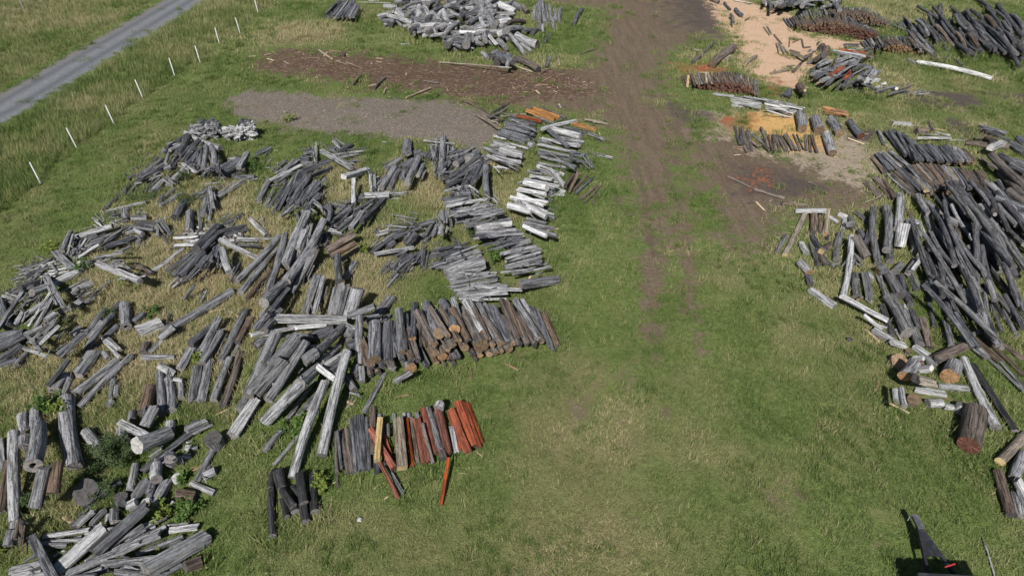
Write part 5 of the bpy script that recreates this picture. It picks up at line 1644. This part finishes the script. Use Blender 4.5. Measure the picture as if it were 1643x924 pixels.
green = gm.mix(gm.math('MULTIPLY', gm.ramp(n1, .5, .7), .6), green, (.155, .160, .062))
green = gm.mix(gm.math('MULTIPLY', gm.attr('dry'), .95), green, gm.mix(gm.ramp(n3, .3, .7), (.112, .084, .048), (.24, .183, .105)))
col = green
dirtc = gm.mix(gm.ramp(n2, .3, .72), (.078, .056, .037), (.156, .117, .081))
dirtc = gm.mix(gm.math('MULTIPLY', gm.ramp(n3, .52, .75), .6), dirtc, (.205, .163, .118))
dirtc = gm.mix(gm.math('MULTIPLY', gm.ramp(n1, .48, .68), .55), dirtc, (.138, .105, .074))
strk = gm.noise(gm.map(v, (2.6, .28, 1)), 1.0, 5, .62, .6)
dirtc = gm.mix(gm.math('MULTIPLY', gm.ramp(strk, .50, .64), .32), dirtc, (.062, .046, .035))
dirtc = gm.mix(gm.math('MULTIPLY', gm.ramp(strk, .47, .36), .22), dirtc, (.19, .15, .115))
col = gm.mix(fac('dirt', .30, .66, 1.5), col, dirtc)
mul = gm.mix(gm.ramp(n2, .35, .7), (.058, .036, .025), (.120, .080, .056))
mul = gm.mix(gm.math('MULTIPLY', gm.ramp(gm.math('ADD', chc.outputs[0], gm.math('MULTIPLY', gm.math('SUBTRACT', n1, .5), .9)), .78, .92), .35), mul, (.34, .26, .19))
col = gm.mix(fac('mulch', .36, .62, 1.7), col, mul)
pale = gm.mix(gm.ramp(n2, .3, .7), (.21, .165, .118), (.315, .26, .20))
col = gm.mix(fac('pale', .32, .70, 1.5), col, pale)
col = gm.mix(fac('mud', .26, .6, 1.3), col, gm.mix(gm.ramp(n2, .3, .7), (.050, .040, .034), (.100, .080, .068)))
grav = gm.mix(vc.outputs[0], (.098, .078, .062), (.178, .147, .120))
grav = gm.mix(gm.math('MULTIPLY', gm.ramp(vc.outputs[1], .86, .95), .8), grav, (.34, .31, .27))
grav = gm.mix(gm.math('MULTIPLY', gm.ramp(n1, .45, .68), .35), grav, (.10, .088, .078))
col = gm.mix(fac('pad', .34, .62, 1.9), col, grav)
saw = gm.mix(gm.ramp(n2, .3, .72), (.37, .240, .155), (.52, .365, .250))
saw = gm.mix(gm.math('MULTIPLY', gm.ramp(n3, .5, .75), .5), saw, (.58, .42, .29))
saw = gm.mix(gm.math('MULTIPLY', gm.ramp(n1, .52, .72), .4), saw, (.30, .17, .10))
col = gm.mix(fac('saw', .18, .50, 1.4), col, saw)
col = gm.mix(fac('sawo', .18, .62, 1.3), col, gm.mix(gm.ramp(n2, .3, .7), (.36, .205, .075), (.54, .335, .135)))
col = gm.mix(fac('red', .22, .70, 1.4), col, gm.mix(gm.ramp(n2, .3, .7), (.17, .058, .026), (.29, .115, .055)))
rd = gm.mix(gm.ramp(n2, .3, .7), (.125, .130, .138), (.195, .200, .210))
rd = gm.mix(gm.math('MULTIPLY', gm.attr('lane'), .8), rd, (.090, .093, .102))
rd = gm.mix(gm.math('MULTIPLY', gm.attr('shoulder'), .75), rd, (.135, .115, .098))
col = gm.mix(fac('road', .38, .60, .9), col, rd)
gm.b.inputs['Roughness'].default_value = .95
gm.b.inputs['Specular IOR Level'].default_value = .1
gm.bump(gm.math('ADD', gm.math('ADD', n2, gm.math('MULTIPLY', n3, .6)), gm.math('MULTIPLY', vor.outputs['Distance'], .5)), .8, .06)
MG = gm.out(col)

mid = [(-260, 300), (0, 178), (298, 0), (490, -100)]
M['lane'] = np.exp(-((ldist(mid) - .75) / .38) ** 2) * M['road']
ups = ldist([(-260, 262), (0, 154), (268, 0), (430, -100)])
M['shoulder'] = np.clip(1 - ups / .9, 0, 1)

idx = np.arange(nx * ny).reshape(nx, ny)
q = np.stack([idx[:-1, :-1], idx[1:, :-1], idx[1:, 1:], idx[:-1, 1:]], -1).reshape(-1, 4)
fc = lambda a: (a[:-1, :-1] + a[1:, :-1] + a[1:, 1:] + a[:-1, 1:]).reshape(-1) / 4
fe = (fc(nzh) - .5) * .7
cls = np.zeros(len(q), int)
cls[np.maximum.reduce([fc(M['dirt']), fc(M['mulch']), fc(M['pale'])]) + fe > .5] = 1
cls[np.maximum(fc(M['saw']), fc(M['sawo'])) + fe > .5] = 2
cls[fc(M['pad']) + fe * .4 > .5] = 3
cls[fc(M['road']) + fe * .4 > .5] = 4
V = np.stack([GXX, GYY, z], -1).reshape(-1, 3)
ATT = ('dirt', 'mulch', 'mud', 'pale', 'pad', 'saw', 'sawo', 'red', 'road', 'dry', 'lane', 'shoulder')
for c, nm in enumerate(('ground', 'dirt_track', 'sawdust_ground', 'gravel_pad', 'gravel_road')):
    fq = q[cls == c]
    used, inv = np.unique(fq, return_inverse=True)
    vv = V[used]
    fl = inv.reshape(-1, 4)
    extra = 0
    if c == 0:   # the sheet runs on to the horizon
        X0, X1, Y0, Y1, B = GX0, GX1, GY0, GY1, 1500.0
        zo = -.03
        ring = np.array([(X0, Y0, zo), (X1, Y0, zo), (X1, Y1, zo), (X0, Y1, zo), (X0 - B, Y0 - B, zo), (X1 + B, Y0 - B, zo), (X1 + B, Y1 + B, zo), (X0 - B, Y1 + B, zo)])
        b0 = len(vv)
        vv = np.vstack([vv, ring])
        fl = np.vstack([fl, np.array([(4, 5, 1, 0), (5, 6, 2, 1), (6, 7, 3, 2), (7, 4, 0, 3)]) + b0])
        extra = 8
    me = bpy.data.meshes.new(nm)
    me.vertices.add(len(vv)); me.vertices.foreach_set('co', vv.astype(np.float32).ravel())
    me.loops.add(len(fl) * 4); me.loops.foreach_set('vertex_index', fl.astype(np.int32).ravel())
    me.polygons.add(len(fl)); me.polygons.foreach_set('loop_start', np.arange(0, len(fl) * 4, 4, dtype=np.int32))
    me.polygons.foreach_set('use_smooth', np.ones(len(fl), bool))
    me.update(calc_edges=True)
    for a in ATT:
        at_ = me.attributes.new(a, 'FLOAT', 'POINT')
        at_.data.foreach_set('value', np.concatenate([M[a].reshape(-1)[used], np.full(extra, .25 if a == 'dry' else 0.0)]).astype(np.float32))
    me.materials.append(MG)
    o = bpy.data.objects.new(nm, me)
    COL.objects.link(o)
    o['kind'] = 'structure'

# ------------------------------------------------------------------ grass and chips, scattered as stuff
def gmap(A, x, y):
    i = np.clip(np.rint((x - GX0) / GS).astype(int), 0, nx - 1)
    j = np.clip(np.rint((y - GY0) / GS).astype(int), 0, ny - 1)
    return A[i, j]

def blade_mat(name, stops):
    k = NT(name)
    ai = k.attr('tint', 'INSTANCER')
    g = k.n('NewGeometry')
    f = k.math('ADD', ai, k.math('MULTIPLY', k.math('SUBTRACT', g.outputs['Random Per Island'], .5), .8), clamp=True)
    cr = k.n('ValToRGB')
    el = cr.color_ramp.elements
    while len(el) < len(stops):
        el.new(.5)
    for e_, (p_, c_) in zip(el, stops):
        e_.position = p_
        e_.color = tuple(c_) + (1,)
    k.l(f, cr.inputs[0])
    k.l(cr.outputs[0], k.b.inputs['Base Color'])
    k.b.inputs['Roughness'].default_value = .7
    tr = k.n('BsdfTranslucent')
    k.l(cr.outputs[0], tr.inputs[0])
    ms = k.n('MixShader')
    ms.inputs[0].default_value = .3
    k.l(k.b.outputs[0], ms.inputs[1])
    k.l(tr.outputs[0], ms.inputs[2])
    outn = [n for n in k.t.nodes if n.type == 'OUTPUT_MATERIAL'][0]
    k.l(ms.outputs[0], outn.inputs[0])
    return k.m
MB = blade_mat('grass_blades', [(0, (.072, .122, .023)), (.35, (.148, .194, .056)), (.65, (.250, .252, .104)), (1, (.41, .345, .20))])

def patch(name, rad, n, h, w, lean, mat):
    v, f = [], []
    for _ in range(n):
        a, q_ = random.uniform(0, 6.28), math.sqrt(random.random()) * rad
        p = Vector((math.cos(a) * q_, math.sin(a) * q_, -.02))
        a2 = random.uniform(0, 6.28)
        hh = h * random.uniform(.5, 1.25)
        d = Vector((math.cos(a2), math.sin(a2), 0)) * hh * lean * random.uniform(.3, 1.3)
        s = Vector((-math.sin(a2 + random.uniform(-.8, .8)), math.cos(a2), 0)).normalized() * w * random.uniform(.6, 1.3) / 2
        m = p + Vector((0, 0, hh * .6)) + d * .35
        t = p + Vector((0, 0, hh)) + d
        i = len(v)
        v += [p - s, p + s, m + s * .75, m - s * .75, t]
        f += [(i, i + 1, i + 2, i + 3), (i + 3, i + 2, i + 4)]
    me = bpy.data.meshes.new(name)
    me.from_pydata([tuple(p) for p in v], [], f)
    me.materials.append(mat)
    return bpy.data.objects.new(name, me)

def scatter(name, sources, pts, tint, scl, label):
    col = bpy.data.collections.new(name + '_sources')
    for s in sources:
        col.objects.link(s)
    n = len(pts)
    me = bpy.data.meshes.new(name)
    me.vertices.add(n)
    me.vertices.foreach_set('co', pts.astype(np.float32).ravel())
    for an, arr in (('tint', tint), ('scl', scl), ('yaw', RNG.random(n) * 6.283)):
        a = me.attributes.new(an, 'FLOAT', 'POINT')
        a.data.foreach_set('value', arr.astype(np.float32))
    a = me.attributes.new('pick', 'INT', 'POINT')
    a.data.foreach_set('value', RNG.integers(0, len(sources), n).astype(np.int32))
    o = bpy.data.objects.new(name, me)
    COL.objects.link(o)
    o['kind'] = 'stuff'
    o['label'] = label
    ng = bpy.data.node_groups.new(name, 'GeometryNodeTree')
    ng.interface.new_socket('Geometry', in_out='INPUT', socket_type='NodeSocketGeometry')
    ng.interface.new_socket('Geometry', in_out='OUTPUT', socket_type='NodeSocketGeometry')
    N = ng.nodes.new
    gi, go = N('NodeGroupInput'), N('NodeGroupOutput')
    ip, ci = N('GeometryNodeInstanceOnPoints'), N('GeometryNodeCollectionInfo')
    ci.inputs['Collection'].default_value = col
    ci.inputs['Separate Children'].default_value = True
    ci.inputs['Reset Children'].default_value = True
    def na(nm, t='FLOAT'):
        x = N('GeometryNodeInputNamedAttribute')
        x.data_type = t
        x.inputs['Name'].default_value = nm
        return [s for s in x.outputs if s.enabled and s.name == 'Attribute'][0]
    cx = N('ShaderNodeCombineXYZ')
    er = N('FunctionNodeEulerToRotation')
    L_ = ng.links.new
    L_(na('yaw'), cx.inputs[2])
    L_(cx.outputs[0], er.inputs[0])
    L_(er.outputs[0], ip.inputs['Rotation'])
    L_(na('scl'), ip.inputs['Scale'])
    L_(na('pick', 'INT'), ip.inputs['Instance Index'])
    ip.inputs['Pick Instance'].default_value = True
    L_(ci.outputs[0], ip.inputs['Instance'])
    L_(gi.outputs[0], ip.inputs['Points'])
    L_(ip.outputs[0], go.inputs[0])
    md = o.modifiers.new('scatter', 'NODES')
    md.node_group = ng
    return o

def jgrid(x0, x1, y0, y1, step):
    X, Y = np.meshgrid(np.arange(x0, x1, step), np.arange(y0, y1, step), indexing='ij')
    X = X.ravel() + RNG.uniform(-.5, .5, X.size) * step
    Y = Y.ravel() + RNG.uniform(-.5, .5, Y.size) * step
    # what the photograph can see, with a wide margin for a step aside
    dd = Y * CP + CAM_H * SP
    k = np.abs(X) < dd * .84 * 1.06 + 5
    return X[k], Y[k]

XS, YS, SS = [], [], []
for y0, y1, st, sc in ((3, 24, .21, 1.0), (24, 42, .27, 1.28), (42, 76, .38, 1.75)):
    a, b = jgrid(-62, 62, y0, y1, st)
    XS.append(a); YS.append(b); SS.append(np.full(len(a), sc))
X, Y, S = np.concatenate(XS), np.concatenate(YS), np.concatenate(SS)
bareP = np.maximum.reduce([gmap(M[k], X, Y) for k in ('road', 'pad', 'mulch', 'dirt', 'saw', 'sawo', 'pale')]) 
bareP = np.maximum(bareP, np.maximum(gmap(M['mud'], X, Y), gmap(M['red'], X, Y)) * .85)
nn = gmap(nzh, X, Y)
hgt = hm_sample(X, Y)
dry = gmap(M['dry'], X, Y)
keep = (bareP + (nn - .5) * 1.9 + RNG.uniform(-.32, .32, len(X)) < .44) & (hgt < .10)
X, Y, S, dry, hgt = [a[keep] for a in (X, Y, S, dry, hgt)]
# tall verge along the road and beyond it
vg = sdist([(-300, 620), (64, 300), (123, 241), (183, 203), (230, 162), (281, 126), (321, 103), (352, 74), (386, 56), (414, 24), (446, 2), (560, -100), (331, -30), (331, 0), (0, 206), (-300, 370)], X, Y)
far = sdist([(-300, 270), (0, 146), (255, 0), (330, -60), (-300, -60)], X, Y)
near_log = np.zeros(len(X), bool)
for ox in (-.25, .25):
    for oy in (-.25, .25):
        near_log |= hm_sample(X + ox, Y + oy) > .12
zz = gmap(z, X, Y)
ln = fbm(X, Y, 5, 4, 31)
l2 = fbm(X, Y, 1.2, 3, 32)
l4 = fbm(X, Y, 14, 3, 35)
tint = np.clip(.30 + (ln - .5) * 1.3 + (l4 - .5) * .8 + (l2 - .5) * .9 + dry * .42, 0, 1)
is_v = vg > .05
is_f = far > .05
tall = is_v | is_f
wild = ~tall & (fbm(X, Y, 1.9, 3, 41) > .60) & (RNG.random(len(X)) < .38)
wild_src = [patch('wild_patch', .16, 34, random.choice((.16, .22, .28)), .016, .8, MB) for _ in range(4)]
straw = ~tall & (fbm(X, Y, 2.4, 3, 43) > .60) & (RNG.random(len(X)) < .07)
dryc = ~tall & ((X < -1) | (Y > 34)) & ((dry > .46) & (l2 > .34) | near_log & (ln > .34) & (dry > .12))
lawn = ~tall
P3 = np.stack([X, Y, zz], -1)
lawn_src = [patch('lawn_patch', .20, 44, (.05, .07, .09, .12, .16, .10)[_], .011, .9, MB) for _ in range(6)]
dry_src = [patch('dry_patch', .20, 40, random.choice((.16, .22, .28)), .012, .9, MB) for _ in range(5)]
tall_src = [patch('tall_patch', .22, 46, random.choice((.32, .42, .50)), .014, .55, MB) for _ in range(5)]
sv = RNG.uniform(.75, 1.3, len(X)) * S
scatter('grass', lawn_src, P3[lawn], tint[lawn], sv[lawn] * np.where(near_log[lawn], 1.6, 1.0), 'mown green grass over the yard')
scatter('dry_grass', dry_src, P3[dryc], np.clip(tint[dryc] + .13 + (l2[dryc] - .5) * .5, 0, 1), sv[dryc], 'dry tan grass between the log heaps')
scatter('grass_tufts', wild_src + [dry_src[0].copy()], P3[wild | straw], np.where(straw, .6, .05)[wild | straw] + (l2[wild | straw] - .5) * .4, sv[wild | straw] * .8, 'taller green and straw tufts in the mown grass')
tt = np.clip(.39 + (ln - .5) * 1.0 + (l2 - .5) * .8 + np.where(is_f, .12, 0), 0, 1)
scatter('tall_grass', tall_src, P3[tall], tt[tall], (sv * np.where(is_f, .75, .95) * np.clip(.35 + np.maximum(vg, far) / 1.2, .4, 1) / np.sqrt(S))[tall], 'tall green grass along the road verges')

MCH = NT('wood_chip_mix')
ai = MCH.attr('tint', 'INSTANCER')
MCH = MCH.out(MCH.mix(ai, (.14, .085, .05), (.50, .38, .26)))
def chip_src(l, w):
    me = bpy.data.meshes.new('chip')
    v = []
    for x in (-l, l):
        for a in range(4):
            v.append((x + random.uniform(-.2, .2) * l, math.cos(a * 1.57) * w, math.sin(a * 1.57) * w * .5 + .008))
    me.from_pydata(v, [], [(0, 1, 5, 4), (1, 2, 6, 5), (2, 3, 7, 6), (3, 0, 4, 7), (0, 3, 2, 1), (4, 5, 6, 7)])
    me.materials.append(MCH)
    return bpy.data.objects.new('chip', me)
srcs = [chip_src(random.uniform(.03, .15), random.uniform(.008, .022)) for _ in range(6)]
cx, cy = jgrid(-30, 40, 30, 72, .24)
cm = gmap(M['mulch'], cx, cy) * .38 + gmap(M['saw'], cx, cy) * .10 + gmap(M['pale'], cx, cy) * .05 + gmap(M['pad'], cx, cy) * .02
ck = RNG.random(len(cx)) < cm * np.clip((fbm(cx, cy, 3, 3, 77) - .32) * 3.4, 0, 1)
cx, cy = cx[ck], cy[ck]
bx_, by_ = jgrid(-34, 48, 7, 68, .3)
nl = np.zeros(len(bx_), bool)
for ox in (-.35, 0, .35):
    for oy in (-.35, 0, .35):
        nl |= hm_sample(bx_ + ox, by_ + oy) > .10
bk = nl & (hm_sample(bx_, by_) < .05) & (RNG.random(len(bx_)) < .42)
cx, cy = np.concatenate([cx, bx_[bk]]), np.concatenate([cy, by_[bk]])
scatter('wood_chips', srcs, np.stack([cx, cy, gmap(z, cx, cy)], -1), RNG.random(len(cx)) ** 1.3, RNG.uniform(.6, 1.5, len(cx)) * np.where(RNG.random(len(cx)) < .07, 3.2, 1.0), 'bark and wood chips strewn over mulch and around the heaps')

# ================================================================== labels: what sets each piece apart within its heap
from collections import defaultdict
def facts(pc, box):
    L, r = pc['L'], pc['r']
    size = ('long ' if L > 3.0 else 'short ' if L < 1.3 else '') + ('thick ' if r > .21 else 'thin ' if r < .085 else '')
    tone = TONES[pc['tone']][3]
    dx, dy = pc['p1'][0] - pc['p0'][0], pc['p1'][1] - pc['p0'][1]
    a = math.degrees(math.atan2(-dy, dx)) % 180
    ori = 'lying crosswise' if a < 22 or a > 158 else 'slanting up right' if a < 72 else 'slanting up left' if a > 108 else 'pointing away'
    cx, cy = (pc['p0'][0] + pc['p1'][0]) / 2, (pc['p0'][1] + pc['p1'][1]) / 2
    u = (cx - box[0]) / (box[2] - box[0] + 1e-6)
    v = (cy - box[1]) / (box[3] - box[1] + 1e-6)
    row_ = 'upper' if v < .34 else 'lower' if v > .66 else 'middle'
    col_ = 'left' if u < .34 else 'right' if u > .66 else 'middle'
    cell = 'middle' if row_ == col_ == 'middle' else (row_ + ' ' + col_ if 'middle' not in (row_, col_) else (row_ + ' part' if col_ == 'middle' else col_ + ' part'))
    noun = pc['noun'].replace('short log round', 'log round')
    if 'short' in size and 'offcut' in noun:
        size = size.replace('short ', '')
    endw = {'o': ' with orange end', 'w': ' with pale end', 'R': ' with red end', 'y': ' with yellow end'}.get(pc['e'], '') if pc['e'] != END_OF[pc['tone']] else ''
    pc.update(size=size, tn=tone, ori=ori, cell=cell, cx=cx, cy=cy, nn=noun, endw=endw)
piles = defaultdict(list)
for pc in PIECES:
    piles[pc['pile']].append(pc)
USED = set()
ORDL = ['leftmost', 'second from left', 'third from left', 'fourth from left', 'fifth from left', 'sixth from left', 'seventh from left', 'eighth from left', 'ninth from left', 'tenth from left']
for pile, ps in piles.items():
    xs = [c for p in ps for c in (p['p0'][0], p['p1'][0])]
    ys = [c for p in ps for c in (p['p0'][1], p['p1'][1])]
    box = (min(xs), min(ys), max(xs), max(ys))
    for p in ps:
        facts(p, box)
    todo = []
    for p in ps:
        if p['label']:
            p['o']['label'] = p['label']
            USED.add(p['label'])
        else:
            todo.append(p)
    in_ = ' in the ' + pile
    forms = [
        lambda p: p['tn'] + ' ' + p['nn'] + p['endw'] + in_,
        lambda p: p['size'] + p['tn'] + ' ' + p['nn'] + in_,
        lambda p: p['tn'] + ' ' + p['nn'] + ' ' + p['ori'] + in_,
        lambda p: p['size'] + p['tn'] + ' ' + p['nn'] + ' ' + p['ori'] + in_,
        lambda p: p['size'] + p['tn'] + ' ' + p['nn'] + ' at ' + p['cell'] + ' of the ' + pile,
        lambda p: p['size'] + p['tn'] + ' ' + p['nn'] + ' ' + p['ori'] + ', ' + p['cell'] + ' of ' + pile,
    ]
    for fm in forms:
        g = defaultdict(list)
        for p in ps:
            g[fm(p)].append(p)
        for lab, mem in g.items():
            if len(mem) == 1 and mem[0] in todo and len(lab.replace(',', ' ').split()) <= 16 and lab not in USED:
                mem[0]['o']['label'] = lab
                USED.add(lab)
                todo.remove(mem[0])
    # what is left: counted off from the left among those alike in one corner of the heap
    g = defaultdict(list)
    for p in ps:
        g[(p['tn'], p['nn'], p['cell'])].append(p)
    for key, mem in g.items():
        mem.sort(key=lambda p: p['cx'])
        for i, p in enumerate(mem):
            if p in todo:
                if i < len(ORDL) and not (i == len(mem) - 1 and i > 0):
                    o_ = ORDL[i]
                elif i == len(mem) - 1:
                    o_ = 'rightmost'
                elif len(mem) - 1 - i < len(ORDL):
                    o_ = ORDL[len(mem) - 1 - i].replace('left', 'right')
                else:
                    rk = sorted(mem, key=lambda m: m['cy']).index(p)
                    o_ = ORDL[rk].replace('leftmost', 'topmost').replace('left', 'top') if rk < len(ORDL) else ORDL[min(len(mem) - 1 - rk, 9)].replace('leftmost', 'lowest').replace('left', 'bottom')
                p['o']['label'] = key[0] + ' ' + key[1] + ' ' + o_ + ' at ' + key[2] + ' of ' + pile
